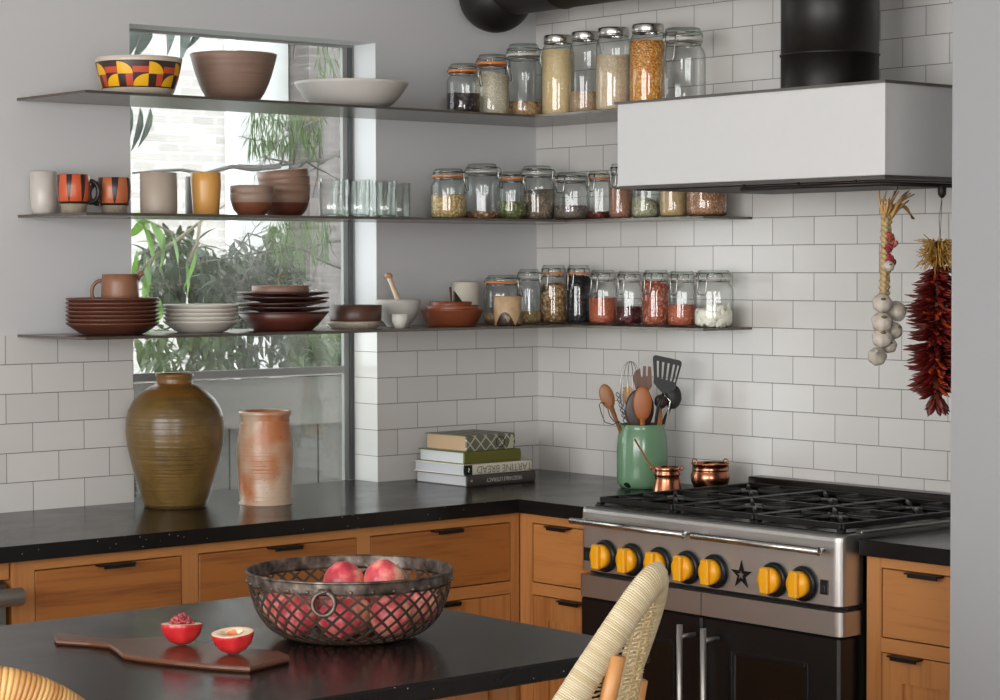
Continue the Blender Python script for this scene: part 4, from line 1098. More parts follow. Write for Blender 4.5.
# black ladle (round bowl at the right, seen from behind)
pl_ = UP(673, 397, .02); m = MB(); m.ell(pl_, .016, .026, .036, 20, 14, BAS); o = m.build('ladle', plain('2b2c2a', .5)); tag(o, 'black plastic ladle leaning right behind the turner', 'ladle', 'utensils in the green crock')
MB().tube([UP(672, 404, .015), UP(664, 420, .0), base(8, .0)], .005, 8).build('handle', BP, o)
m = MB(); m.tube([UP(663, 393, .0), UP(670, 401, .0), base(7, .0)], .003, 8); o = m.build('steel_tongs', M_CHROME); tag(o, 'thin steel tong arm between the turner and the ladle', 'tongs', 'utensils in the green crock')
# balloon whisk
wh = thing('balloon_whisk', 'wire balloon whisk sticking up behind the wooden spoons', 'whisk', UP(631, 420, .035), 0, 'utensils in the green crock')
m = MB(); K = 1/ppm(wh.location)
for q in range(6):
    a = PI*q/6; pts = []
    for s_ in range(25):
        th = -PI+2*PI*s_/24; rr_ = 10.5*K*abs(math.sin(th))**.8*(1 if th > 0 else -1)
        z_ = (28+30*math.cos(th)*1.0)*K if True else 0
        pts.append((rr_*math.cos(a), rr_*math.sin(a)-.0, z_))
    m.tube(pts[1:-1], .0009, 5)
m.build('wires', M_WIRE, wh)
MB().tube([(0, 0, 0), (0, .006, -.075)], .006, 10).build('handle', M_CHROME, wh)
# wire masher loop at the left + twisted wire
m = MB(); m.tube([UP(u, v, -.04) for u, v in ((619, 420), (612, 423.5), (604, 421), (600.5, 412), (598.5, 404), (600, 401.5), (604, 402.5))], .0014, 6)
m.tube([UP(u, v, -.04) for u, v in ((607, 408), (609, 415), (613, 420), (620, 422), (628, 428))], .0014, 6)
o = m.build('wire_masher', plain('3a3835', .4, .8)); tag(o, 'bent dark wire masher loop hanging over the left rim of the crock', 'masher', 'utensils in the green crock')
m = MB()
for ph in (0, PI): m.tube([UP(617+q*.42+2.0*math.sin(q*.9+ph), 392+q*1.5, .0) for q in range(24)], .0013, 5)
o = m.build('twisted_whisk', plain('4a4644', .35, .9)); tag(o, 'twisted dark wire whisk between the left wooden spoon and the ladle', 'whisk', 'utensils in the green crock')

# copper pots
CU = copper()
pp = Vector((-.318, -.898, .915)); k = 1/ppm(pp)
o = thing('copper_pot', 'small flared copper pot with a thin stick in it, nearer the stove front', 'pot', pp)
MB().lathe(hollow([(15.5*k, 0), (15.8*k, .003), (15*k, .008), (12.8*k, 17*k), (12.2*k, 21*k), (12.6*k, 22*k), (13.2*k, 23.5*k), (12.6*k, 25*k), (12.4*k, 28*k), (13.6*k, 30.5*k)], .0015), 44).build('body', CU, o)
for s_ in (-1, 1):
    q = Vector((Rv.x, Rv.y, 0)).normalized()*s_*14.2*k
    m = MB(); m.tube([(q.x+.006*math.cos(a)*s_*Rv.x, q.y+.006*math.cos(a)*s_*Rv.y, 29.5*k+.006*math.sin(a)) for a in [2*PI*z_/14 for z_ in range(14)]], .0017, 6, closed=True); m.build('ear', CU, o)
a = pp+Vector((0.01, 0.012, .012)); b = at(634.5, 439, 'x', pp.x-.01)
m = MB(); m.tube([a, b], [.0032, .0026], 8); o = m.build('cinnamon_stick', wood('z', '96582e', '7c4420')); tag(o, 'thin brown stick leaning out of the flared copper pot', 'stick')
pp = Vector((-.170, -.921, .915)); k = 1.07/ppm(pp)
o = thing('copper_pot', 'round-bellied copper pot with a rolled rim and ears by the wall', 'pot', pp)
MB().lathe(hollow([(7*k, 0), (10*k, .003), (15*k, 6*k), (18*k, 13*k), (18.3*k, 18*k), (17*k, 21.5*k), (16.6*k, 22.5*k), (17.2*k, 23*k), (16.8*k, 24*k), (16.8*k, 28*k), (18.6*k, 29.5*k)], .0015), 44).build('body', CU, o)
for s_ in (-1, 1):
    q = Vector((Rv.x, Rv.y, 0)).normalized()*s_*14.5*k
    m = MB(); m.tube([(q.x+.007*math.cos(a)*Rv.x, q.y+.007*math.cos(a)*Rv.y, 31*k+.007*math.sin(a)) for a in [2*PI*z_/14 for z_ in range(14)]], .0018, 6, closed=True); m.build('ear', CU, o)
q = Vector((Rv.x, Rv.y, 0)).normalized()*16*k-Vector((Fv.x, Fv.y, 0))*.01
m = MB(); m.tube([(q.x, q.y, 30*k), (q.x+.001, q.y-.001, 24*k), (q.x-.006, q.y-.002, 15*k)], .002, 6); m.build('bail', CU, o)

# ------------------------------------------------------------------ hanging garlic and chiles
rn = random.Random(11)
HR = HY0+.015
g0 = Vector((-.535, HR, HZ0-.019))
ga = thing('garlic_braid', 'dried garlic braid with straw top and small red flowers hanging under the hood corner', 'garlic braid', g0)
def gpt(u, v): return at(u, v, 'y', HR)-g0
straw = wood('z', 'b59058', '8a6434'); pale = wood('z', 'ad966c', '86703f')
m = MB()
m.tube([(0, 0, .0), (0, 0, -.012), gpt(889, 205)], .0012, 5); m.build('hanging_wire', plain('3a3530', .5, .6), ga)
m = MB(); nk = gpt(886, 218)
for q in range(34):
    e = gpt(rn.uniform(882, 910), rn.uniform(190, 207)); e.y += rn.uniform(-.02, .02)
    mid = nk.lerp(e, .5)+Vector((rn.uniform(-.01, .01), rn.uniform(-.012, .012), .008))
    m.tube([nk+Vector((rn.uniform(-.008, .008), rn.uniform(-.008, .008), -.01)), mid, e], [.0035, .003, .0016], 5)
for q in range(6):
    m.tube([nk, gpt(900+q*.5, 203+q*.6), gpt(908, 209+q*.5), gpt(912+q*.5, 219)], [.0035, .003, .003, .0012], 5)
m.build('straw_top', straw, ga)
m = MB()
for ph in (0, 2*PI/3, 4*PI/3):
    pts = []
    for q in range(46):
        f = q/45; c = gpt(886.5-2.5*f, 216+(305-216)*f); c += Vector((.007*math.sin(f*34+ph), .006*math.sin(f*68+2*ph), 0)); pts.append(c)
    m.tube(pts, .0068, 8)
m.build('braid', pale, ga)
for u, v, rr_, c1 in ((889, 237, .012, 'a04a3a'), (893, 243, .011, 'b06858'), (888, 248, .011, '8e2f34'), (889, 258, .010, '9a2c3a'), (892, 262, .009, '8e2f34')):
    c = gpt(u-3, v)+Vector((-.004, -.014, 0)); m = MB()
    for q in range(40):
        d = Vector((rn.gauss(0, 1), rn.gauss(0, 1), rn.gauss(0, 1))).normalized(); m.tube([c, c+d*rr_], [.0015, .0026], 5)
    m.build('dried_flower', plain(c1, .7), ga)
def garlic(u, v, r, M, dy=-.02):
    c = gpt(u-4.5, v)+Vector((-.004, dy, 0)); m = MB()
    m.lathe([(0, -r*.82), (r*.5, -r*.76), (r*.9, -r*.4), (r, 0), (r*.86, r*.45), (r*.45, r*.85), (r*.22, r*1.15), (r*.16, r*1.6), (r*.2, r*1.7), (0, r*1.7)], 30, (0, 0, 0), tilt=M, wob=lambda a, z: 1+.05*math.cos(7*a)*(1 if abs(z) < r else .3))
    m.v = [(p[0]+c.x, p[1]+c.y, p[2]+c.z) for p in m.v]
    o = m.build('garlic_bulb', garm, ga)
    k = MB(); d = (M @ Vector((0, 0, -1))).normalized(); k.ell(c+d*r*.82, r*.27, r*.27, r*.15, 10, 6); k.build('root_plate', plain('6e5838', .8), o)
t = NT('garlic_skin'); uvx = t.n('ShaderNodeSeparateXYZ', Vector=t.coord('UV')).outputs['X']
garm = t.princ(t.mix(t.noise(t.mapping(t.coord(), scale=(1, 1, .3)), 60, 3), 'a0968a', 'c0b8ac'), .45)
TX = lambda ax, az: Matrix.Rotation(az, 4, 'Z') @ Matrix.Rotation(ax, 4, 'X')
for (u, v, r, M) in ((881, 303, .021, TX(-2.1, -.7)), (896, 311, .022, TX(-1.9, .5)), (881, 322, .023, TX(-2.2, -.6)), (893, 330, .019, TX(-2.0, .1)),
                  (881, 338, .022, TX(-2.3, -.7)), (888, 345, .017, TX(-2.0, -.6)), (876, 356, .020, TX(1.2, -.9))):
    garlic(u, v, r*1.12, M)
garlic(888, 266, .013, TX(-1.9, -.5)); 
# ristra
r0 = Vector((-.367, HR, HZ0-.019))
ri = thing('chile_ristra', 'thick bunch of dried dark red chiles with a straw top hanging beside the white wall', 'chile ristra', r0)
def rpt(u, v): return at(u, v, 'y', HR)-r0
m = MB(); m.lathe([(.004, -.03), (.010, -.022), (.011, 0), (.004, .004)], 12); m.build('hook', plain('2e2c2a', .5, .5), ri)
m = MB(); tp = rpt(940, 240)
for s_ in (-1, 1): m.tube([(.0, 0, -.03), (tp.x+s_*.004, 0, tp.z*.6), tp], .0009, 4)
m.build('hanging_wire', plain('6a6660', .4, .8), ri)
top = rpt(938, 241); bot = rpt(937, 408)
m = MB()
for q in range(260):
    a = rn.uniform(0, 2*PI); st_ = top.lerp(bot, rn.uniform(0.02, .16)); d = Vector((math.cos(a), math.sin(a), 0))
    L = rn.uniform(.035, .06); m.tube([st_+Vector((0, 0, -.015)), st_+d*L*.5+Vector((0, 0, .014)), st_+d*L*rn.uniform(.8, 1.05)+Vector((0, 0, rn.uniform(-.025, .03)))], [.0022, .0018, .0008], 4)
m.build('straw_top', wood('z', 'c0954c', '94702e'), ri)
MB().tube([top, bot], .012, 8).build('cord', wood('z', '6a3a24', '4a2418'), ri)
pods = []
for q in range(460):
    f = (q+.5)/460; a = rn.uniform(0, 2*PI); c = top.lerp(bot, .16+.80*f)
    R_ = .070*min(1, .62+1.6*f)*(1 if f < .8 else 1-(f-.8)*2.2)
    d = Vector((math.cos(a), math.sin(a), rn.uniform(-.5, .15)-(1.2 if f > .93 else 0))).normalized()
    pods.append((c, d, R_*rn.uniform(.85, 1.15), a))
def pod(m, c, d, L):
    s_ = d.cross(Vector((0, 0, 1))).normalized()*rn.uniform(-.25, .25)
    pts = [c+d*L*.15, c+d*L*.45+s_*L*.15, c+d*L*.75+s_*L*.2+Vector((0, 0, -.003)), c+d*L*1.05+s_*L*.1+Vector((0, 0, -.001))]
    m.tube(pts, [.0045, .0072, .006, .001], 6, flat=(1, .7))
pods.sort(key=lambda p: p[1].dot(Vector((Fv.x, Fv.y, 0)))-.0*p[0].z)
CM = [plain('7a2016', .38), plain('5c130f', .35), plain('9a3a18', .4), plain('6a1a14', .35)]
for q, (c, d, L, a) in enumerate(pods[:100]):
    m = MB(); pod(m, c, d, L); m.build('chile', CM[q % 4] if q % 9 else CM[2], ri)
m = MB()
for (c, d, L, a) in pods[100:]: pod(m, c, d, L)
tag(m.build('chiles', CM[1], ri), kind='stuff')

# ------------------------------------------------------------------ island
IX1, IY0, IY1 = -2.058, -2.606, -1.672
isl = thing('kitchen_island', 'kitchen island with dark speckled stone top and wooden base in the foreground', 'kitchen island', (-3.2, (IY0+IY1)/2, 0))
ox, oy = 3.2, -(IY0+IY1)/2
def I(m, n_, mt, par=None):
    o = m.build(n_, mt, par or isl)
    if par is None: o.location = (ox, oy, 0)
    return o
IST = stone('0f0e0d', '1d1a19', rough=.13)
I(MB().box(-4.6, IY0, .884, IX1, IY1, .915, .0035), 'stone_top', IST)
I(MB().box(-4.4, IY0+.28, .10, IX1-.08, IY1-.04, .884), 'base', wood('z', *FW))
for k in range(6):
    x1 = IX1-.08-.36*k; I(MB().box(x1-.05, IY0+.262, .10, x1, IY0+.28, .884), 'stile', wood('z', *FW))
    I(MB().box(x1-.355, IY0+.270, .10, x1-.055, IY0+.28, .884), 'panel', wood('z', 'b87a46', '9a5e30'))
I(MB().box(-4.35, IY0+.33, 0, IX1-.13, IY1-.10, .10), 'plinth', plain('241f1b', .6))

# ------------------------------------------------------------------ cutting board, fruit halves
BZ = .9155
ol = [(at(u, v, 'z', .925)) for u, v in ((53.7, 635), (57, 632.5), (80, 634.5), (104, 637.5), (113, 638.5), (128, 638), (160, 636.5), (200, 641), (255, 648.5), (281, 651.5), (289.5, 655), (289, 657.5), (250, 667), (212, 664.5), (175, 661), (140, 657), (122, 654), (114, 647.5), (107, 643.5), (90, 641.8), (56, 639.5))]
m = MB(); pts = [(p.x, p.y) for p in ol]
cx_ = sum(p[0] for p in pts)/len(pts); cy_ = sum(p[1] for p in pts)/len(pts)
n = len(pts); rows = [(.004, BZ), (0, BZ+.004), (0, BZ+.007), (.002, BZ+.0095)]
vs = []
for ins, z in rows:
    for i in range(n):
        a = Vector(pts[i-1]); b = Vector(pts[(i+1) % n]); t_ = (b-a).normalized(); nrm = Vector((t_.y, -t_.x)); q = Vector(pts[i])
        area_ = sum(pts[j][0]*pts[(j+1) % n][1]-pts[(j+1) % n][0]*pts[j][1] for j in range(n))
        if area_ < 0: nrm = -nrm
        vs.append((q.x-nrm.x*ins, q.y-nrm.y*ins, z))
fs = []
for r_ in range(3):
    for i in range(n): fs.append((r_*n+i, r_*n+(i+1) % n, (r_+1)*n+(i+1) % n, (r_+1)*n+i) if area_ > 0 else (r_*n+(i+1) % n, r_*n+i, (r_+1)*n+i, (r_+1)*n+(i+1) % n))
top_ = tuple(3*n+i for i in range(n)); bot_ = tuple(range(n))[::-1]
fs += [top_, bot_] if area_ > 0 else [top_[::-1], bot_[::-1]]
m.add(vs, fs)
tag(m.build('cutting_board', wood('y', '5c3826', '3e2418', rough=.3)), 'dark walnut cutting board with a slim handle on the island', 'cutting board')
BT = BZ+.0096
def skin():
    t = NT('nectarine_skin'); n = t.noise(t.coord(), 22, 4, .6); n2 = t.n('ShaderNodeTexVoronoi', Vector=t.coord(), Scale=500).outputs['Distance']
    rnd = t.n('ShaderNodeObjectInfo').outputs['Random']
    c = t.ramp(t.math('ADD', n, t.math('MULTIPLY', t.math('SUBTRACT', rnd, .5), .16)), [(.34, 'a82c38'), (.44, 'c64850'), (.52, 'da726e'), (.62, 'e6aa88')])
    return t.princ(c, .36, Coat_Weight=.1)
SK = skin(); FLESH = ceramic('ead6b8', .4)
t = NT('flesh'); n = t.noise(t.coord(), 60, 3); FL2 = t.princ(t.mix(n, 'c8502c', 'e59a5c'), .4)
def half(u, vt, vb, hw, label, tilt, ctr):
    p = Vector(ctr); R = hw/ppm(p)
    o = thing('nectarine_half', label, 'nectarine', p)
    c = Vector((0, 0, R*.98)); T = tilt
    m = MB(); pr = [(0, -R*.96), (R*.32, -R*.92), (R*.62, -R*.76), (R*.86, -R*.48), (R*.98, -R*.15), (R, 0), (R*.985, .0015)]
    m.lathe(pr, 48, c, tilt=T, cap=False, wob=lambda a, z: 1-.05*math.exp(-((a-PI*1.25)/.18)**2)); m.build('skin', SKR, o)
    m = MB(); m.lathe([(R*.985, .001), (R*.9, .002), (R*.45, .001), (R*.36, -.006), (R*.2, -.012), (0, -.013)], 40, c, tilt=T, cap=False); f_ = m.build('flesh', FLESH, o)
    m = MB(); m.lathe([(R*.52, .0018), (R*.36, -.004), (R*.2, -.010), (0, -.011)], 30, c, tilt=T, cap=False, wob=lambda a, z: 1+.12*math.cos(3*a)+.05*math.sin(7*a)); m.build('stone_hollow', FL2, f_)
    return o, R, c
t = NT('red_skin'); n = t.noise(t.coord(), 18, 3, .5); SKR = t.princ(t.ramp(n, [(.38, 'a81c22'), (.6, 'cc3434'), (.74, 'd9604e')]), .25)
cA = at(181, 646, 'z', BT); cB = at(232, 655, 'z', BT)
back = Vector((Fv.x, Fv.y, 0))*.010
o, R, c = half(181, 618, 647, 21, 'left nectarine half, cut side up with crumbly pink stone pieces', Matrix.Rotation(-.09, 4, Rv), cA+back)
m = MB()
for q in range(110):
    a = rn.uniform(0, 2*PI); r_ = rn.uniform(0, R*.55); z = R*1.0+rn.uniform(0, .017)*(1-(r_/(R*.6))**2)+.001
    m.ell((r_*math.cos(a), r_*math.sin(a), z), .0028, .0022, .0032, 6, 5, Matrix.Rotation(a, 3, 'X'))
tag(m.build('stone_crumbs', plain('a8444a', .6), o), kind='stuff')
o, R, c = half(232, 628, 655, 21.5, 'right nectarine half with pale cut face and orange hollow', Matrix.Rotation(.10, 4, Rv) @ Matrix.Rotation(-.06, 4, Fv), cB+back)

# ------------------------------------------------------------------ iron lattice bowl with nectarines
def proj_v(p):
    d = Vector(p)-CAM; return 350-FPX*d.dot(Uv)/d.dot(Fv)
fwd = Vector((Fv.x, Fv.y, 0)).normalized()
ft = at(346.5, 645, 'z', .917); bc = Vector((ft.x, ft.y, 0))+fwd*.095
kk = 1/ppm((bc.x, bc.y, 1.0)); RB_ = 102*kk
zr = .95
while proj_v((bc.x, bc.y, zr)) > 569.5: zr += .0005
HB = zr-.915
def bprof(s):   # s 0 rim .. 1 base
    pts = [(1.0, 1.0), (.985, .80), (.955, .60), (.90, .38), (.80, .18), (.66, .05), (.52, 0.0)]
    x = s*(len(pts)-1); i = min(int(x), len(pts)-2); f = x-i
    def cr(a, b, c, d): return .5*((2*b)+(-a+c)*f+(2*a-5*b+4*c-d)*f*f+(-a+3*b-3*c+d)*f**3)
    P_ = [pts[max(0, min(len(pts)-1, i+j))] for j in (-1, 0, 1, 2)]
    return cr(*[p[0] for p in P_])*RB_, max(cr(*[p[1] for p in P_]), 0)*HB+.0015
IR = plain('5a4a40', .4, .6); t = NT('worn_iron'); n = t.noise(t.coord(), 45, 4); IRB = t.princ(t.ramp(n, [(.35, '3a302a'), (.55, '665a52'), (.72, '8a8078')]), .45, .6, t.bump(n, .001, .4))
bw = thing('iron_lattice_bowl', 'large dark iron lattice bowl full of nectarines on the island', 'bowl', (bc.x, bc.y, .9155))
m = MB(); NS = 36; TW = 1.02
for dr_ in (1, -1):
    for q in range(NS):
        a0 = 2*PI*(q+(.5 if dr_ < 0 else 0))/NS; pts = []
        for j in range(23):
            s_ = .11+.89*j/22; r_, z = bprof(s_); a = a0+dr_*TW*(s_-.1); r2_ = r_+(.0008 if dr_ > 0 else -.0008)
            pts.append(Vector((r2_*math.cos(a), r2_*math.sin(a), z)))
        # flat strip
        vs = []; fs = []
        for j, p in enumerate(pts):
            tt = (pts[min(j+1, 22)]-pts[max(j-1, 0)]).normalized(); nr = Vector((p.x, p.y, p.z-HB*1.0)).normalized(); sd = tt.cross(nr).normalized()
            wv = .0023; th_ = .0009
            vs += [p+sd*wv+nr*th_, p-sd*wv+nr*th_, p-sd*wv-nr*th_, p+sd*wv-nr*th_]
        for j in range(22):
            for e_ in range(4): fs.append((j*4+e_, j*4+(e_+1) % 4, j*4+4+(e_+1) % 4, j*4+4+e_))
        m.add(vs, fs)
m.build('lattice', IR, bw)
rp = []
for j in range(6): r_, z = bprof(.165*j/5); rp.append((r_, z))
m = MB(); m.lathe([(r_+.002, z) for r_, z in rp]+[(r_-.0015, z) for r_, z in rp[::-1]]+[(rp[0][0]+.002, rp[0][1])], 72, cap=False, wob=lambda a, z: 1+.004*math.sin(3*a)); m.build('rim_band', IRB, bw)
m = MB(); m.tube([((RB_+.001)*(1+.004*math.sin(3*2*PI*j/64))*math.cos(2*PI*j/64), (RB_+.001)*(1+.004*math.sin(3*2*PI*j/64))*math.sin(2*PI*j/64), HB) for j in range(64)], .0028, 6, closed=True); m.build('rim_wire', IRB, bw)
m = MB(); r_, z = bprof(.985); m.lathe([(0, .001), (r_, .001), (r_+.001, .004), (r_, .005), (0, .005)], 48, cap=False); m.build('base_plate', IR, bw)
for j in range(30):
    a = 2*PI*j/30+.1; r_, z = bprof(.125); rv = MB(); rv.ell((r_*math.cos(a)*1.012, r_*math.sin(a)*1.012, z), .0038, .0038, .0032, 8, 6); rv.build('rivet', IRB, bw)
for sgn in (1, -1):
    d = (-fwd*.985+Vector((Rv.x, Rv.y, 0)).normalized()*(-.17)).normalized()*sgn; sd = Vector((-d.y, d.x, 0))
    r_, z = bprof(.10); cc = d*(r_+.006)+Vector((0, 0, z-.022)); m = MB(); rr2 = .019
    m.tube([cc+sd*rr2*math.cos(q*PI/12)+Vector((0, 0, rr2*math.sin(q*PI/12)))+d*.003*(1-math.sin(q*PI/12)) for q in range(24)], .0038, 8, closed=True)
    o = m.build('ring_handle', IRB, bw)
    m = MB(); q0 = d*(r_+.004)+Vector((0, 0, z-.004)); m.tube([q0-sd*.008+Vector((0, 0, .004)), q0+d*.008+Vector((0, 0, .002)), q0+sd*.008+Vector((0, 0, .004))], .0035, 6); m.build('staple', IRB, o)
# nectarines
rgt = Vector((Rv.x, Rv.y, 0)).normalized()
fr = [(-.088, -.055, .045), (-.012, -.085, .044), (.075, -.068, .046), (.118, .015, .054), (-.118, .025, .052), (.045, .055, .042), (-.045, .075, .044), (0.002, -.012, .040),
      (-.058, -.005, .100), (.036, -.042, .097), (.030, .03, .104), (-.010, .045, .106), (.092, -.008, .112)]
top_r = [(-.008, .00, .128), (.058, .022, .131)]
wl = ['at the left front of the iron bowl', 'at the front centre of the iron bowl behind the ring', 'at the right front of the iron bowl', 'at the far right inside the iron bowl', 'at the far left inside the iron bowl',
      'deep at the back right of the iron bowl', 'deep at the back left of the iron bowl', 'at the bottom middle of the iron bowl', 'in the upper layer on the left of the bowl', 'in the upper layer, front right of centre', 'in the upper layer just behind the centre', 'in the upper layer at the back', 'in the upper layer at the right']
for j, (a, b, z) in enumerate(fr+top_r):
    if j in (8, 9, 10, 11, 12): continue
    R_ = .037 if j < 13 else .036
    if j >= 13: a, b, z = ((-.012, .012, .094), (.058, .012, .097))[j-13]
    c = bc+rgt*a+fwd*b; m = MB()
    m.lathe([(0, -R_*.93), (R_*.35, -R_*.92), (R_*.7, -R_*.72), (R_*.95, -R_*.3), (R_, .05*R_), (R_*.9, R_*.5), (R_*.6, R_*.82), (R_*.25, R_*.93), (0, R_*.86)], 30, tilt=Matrix.Rotation(rn.uniform(-.8, .8), 4, 'X') @ Matrix.Rotation(rn.uniform(-.8, .8), 4, 'Y'), wob=lambda aa, zz: 1-.035*math.exp(-((aa-PI)/.22)**2))
    o = m.build('nectarine', SK); o.location = (c.x, c.y, .9155+z)
    lab = wl[j] if j < 13 else ('topmost in the iron bowl, left of the two peeking above the rim' if j == 13 else 'topmost in the iron bowl, right of the two peeking above the rim')
    tag(o, 'red nectarine '+lab, 'nectarine', 'nectarines in the iron bowl')

# ------------------------------------------------------------------ rattan counter stools
WR = wrap_mat('cfc3a6', 'bcab88', 330.0); WR2 = wrap_mat('c69a5c', 'a8743c', 210.0); CANE = plain('b07c48', .45)
t = NT('rush_weave'); n = t.noise(t.coord(), 60, 3); WEAVE = t.princ(t.mix(n, 'a8926a', 'c9b58c'), .6, normal=t.bump(n, .001, .3))
def stool(label, loc, rz, wr, tall=1.085, ex=2.1, base=-.10):
    o = thing('rattan_stool', label, 'stool', loc, rz, 'rattan counter stools')
    SZ = .62; A, B = .245, .25
    def Hh(f):    # rim height against the angle from the back
        q = abs(f); return max(SZ+.02, SZ+base+(tall-SZ-base)*max(0, math.cos(min(q/1.75, 1)*PI/2))**ex)
    def P_(f, z):
        w_ = 1-.30*max(0, (z-SZ)/(tall-SZ))**1.3
        ln_ = .22*(z-SZ)
        return Vector((A*w_*math.sin(f), -B*math.cos(f)*(1 if math.cos(f) > 0 else .9)-ln_*max(0, math.cos(f*.8)), z))
    FM = 1.75
    m = MB(); pts = []; N_ = 330
    for j in range(N_+1):
        f = -FM+2*FM*j/N_; pts.append(P_(f, Hh(f)))
    rad = [.019*(1+.012*(j % 2)+.02*math.sin(j*.13)) for j in range(N_+1)]
    m.tube(pts, rad, 12, flat=(.75, 1.15), up=(0, 0, 1)); m.build('wrapped_rim', wr, o)
    m = MB()
    NR = 80
    for r_ in range(NR):
        z = SZ+.01+(tall-SZ-.03)*r_/NR; pp_ = []
        steps = 110
        for j in range(steps+1):
            f = -FM+2*FM*j/steps
            if Hh(f) < z-.004: 
                if len(pp_) > 3: m.tube(pp_, .0017, 4)
                pp_ = []; continue
            q = P_(f, z+.0012*math.sin(j*.7+r_)); nn = Vector((math.sin(f), -math.cos(f), 0)); pp_.append(q+nn*.0026*math.cos(PI*(j*.5+r_)))
        if len(pp_) > 3: m.tube(pp_, .0017, 4)
    for j in range(28):
        f = -FM+2*FM*(j+.5)/28; pp_ = [P_(f, SZ+(Hh(f)-SZ)*q/10) for q in range(11)]; m.tube(pp_, .0025, 5)
    m.build('woven_back', WEAVE, o)
    for s_ in (-1, 1):
        f = -.36 if s_ < 0 else .52; pp_ = [Vector((P_(f, z).x*1.0, P_(f, z).y, z))+Vector((math.sin(f), -math.cos(f), 0))*.014 for z in [SZ+(Hh(f)-.03-SZ)*q/8 for q in range(9)]]
        pp_ = [Vector((s_*.21, -.25, 0)), Vector((s_*.18, -.235, .35))]+pp_
        MB().tube(pp_, .0115, 12).build('back_post', CANE, o)
        MB().tube([(s_*.21, .22, 0), (s_*.20, .19, SZ+.09)], .0145, 12).build('front_leg', CANE, o)
    m = MB(); m.lathe([(0, SZ-.035), (.93, SZ-.035), (1, SZ-.02), (1, SZ+.0), (.96, SZ+.01), (.3, SZ+.012), (0, SZ+.012)], 40)
    m.v = [(p[0]*A, p[1]*B*.95, p[2]) for p in m.v]; m.build('seat', WEAVE, o)
    fr_ = MB(); fr_.tube([(-.2, -.235, .22), (-.2, .21, .22), (.2, .21, .22), (.2, -.235, .22)], .011, 10, closed=True); fr_.build('footrest', CANE, o)
    return o
def stool_apex(label, u, v, z, rz, wr, ex=2.1, base=-.10):
    a = at(u, v, 'z', z); ln = .25+.22*(z-.62)
    return stool(label, (a.x-ln*math.sin(rz), a.y+ln*math.cos(rz), 0), rz, wr, z, ex, base)
stool_apex('pale rattan stool with a tall woven back in front of the stove, right foreground', 656, 578, 1.14, .44, WR)
stool_apex('honey brown rattan stool at the lower left, only its wrapped rim in view', -8, 688, 1.14, -.62, WR2, 1.1, .05)

# ------------------------------------------------------------------ outside the window
GR = plain('5a5a48', .9); struct(MB().box(-6, .5, -.3, 16, 22, -.2).build('ground', GR))
def bricks(c1, c2, mo, s):
    t = NT('outer_brick'); v = t.n('ShaderNodeSeparateXYZ', Vector=t.coord()); vec = t.n('ShaderNodeCombineXYZ', X=t.math('ADD', v.outputs['X'], v.outputs['Y']), Y=v.outputs['Z']).outputs[0]
    b = t.n('ShaderNodeTexBrick', Vector=vec, Scale=s)
    for k, q in (('Color1', lin(c1)), ('Color2', lin(c2)), ('Mortar', lin(mo)), ('Mortar Size', .012), ('Brick Width', .5), ('Row Height', .17)): b.inputs[k].default_value = q
    return t.princ(b.outputs['Color'], .8)
hs = thing('white_house', 'bright white brick house seen beyond the garden through the window', 'house', (4.4, 9.0, -.2))
MB().box(-2.6, 0, 0, .45, 4, 7.5).build('brick_wall', bricks('b6b0ac', 'a39c98', 'c6c2be', 2.4), hs)
MB().box(.45, .05, 0, 1.03, 4, 7.5).build('plain_wall', plain('bebebc', .8), hs)
MB().box(.40, -.03, 0, .50, .05, 7.5).build('downpipe', plain('e8e8e8', .5), hs)
h2 = thing('grey_house', 'dim grey brown house wall at the right of the view outside', 'house', (5.35, 8.8, -.2))
MB().box(.10, 0, 0, 3.2, 3, 8.5).build('wall', bricks('645c5a', '564e4c', '746c6a', 2.6), h2)
fn = thing('garden_fence', 'weathered grey board fence outside below the window transom', 'fence', (-.3, 1.2, -.2))
for k in range(16):
    x = -1.4+.19*k; MB().box(x, 0, 0, x+.183, .025, 1.21).build('board', wood('z', '4a463f', '38342e', rough=.8), fn)
MB().box(-1.4, -.03, 1.20, 1.7, 0, 1.37).build('top_board', wood('x', '5a564e', '4a463f', rough=.8), fn)
MB().box(-1.4, -.06, 1.375, 1.7, .05, 1.40).build('cap_rail', wood('x', '6a665e', '58544c', rough=.8), fn)
leafm = {}
def leafmat(c1, c2):
    t = NT('leaf'); n = t.noise(t.coord(), 9, 2); c = t.mix(n, c1, c2)
    p = t.n('ShaderNodeBsdfPrincipled', Roughness=.4); t.set(p.inputs['Base Color'], c); tr = t.n('ShaderNodeBsdfTranslucent', Color=c)
    mx = t.n('ShaderNodeMixShader', _0=.4); t.set(mx.inputs[1], p.outputs[0]); t.set(mx.inputs[2], tr.outputs[0]); t.t.links.new(mx.outputs[0], t.out.inputs[0]); return t.m
def leaf(m, base_, d, L, W, droop=.2, up=Vector((0, 0, 1))):
    d = d.normalized(); s_ = d.cross(up); s_ = s_.normalized() if s_.length > .05 else Vector((1, 0, 0)); nn = s_.cross(d)
    vs = []; 
    for q, w_ in ((0, .08), (.2, .7), (.45, 1), (.7, .8), (.9, .35), (1, 0.02)):
        c = base_+d*L*q-nn*L*droop*q*q
        vs += [c-s_*W*w_/2+nn*W*.12*w_, c, c+s_*W*w_/2+nn*W*.12*w_]
    fs = []
    for i in range(5):
        for k in (0, 1): fs.append((i*3+k, i*3+k+1, i*3+k+4, i*3+k+3))
    m.add(vs, fs, True)
def A_(u, v, y): return at(u, v, 'y', y)
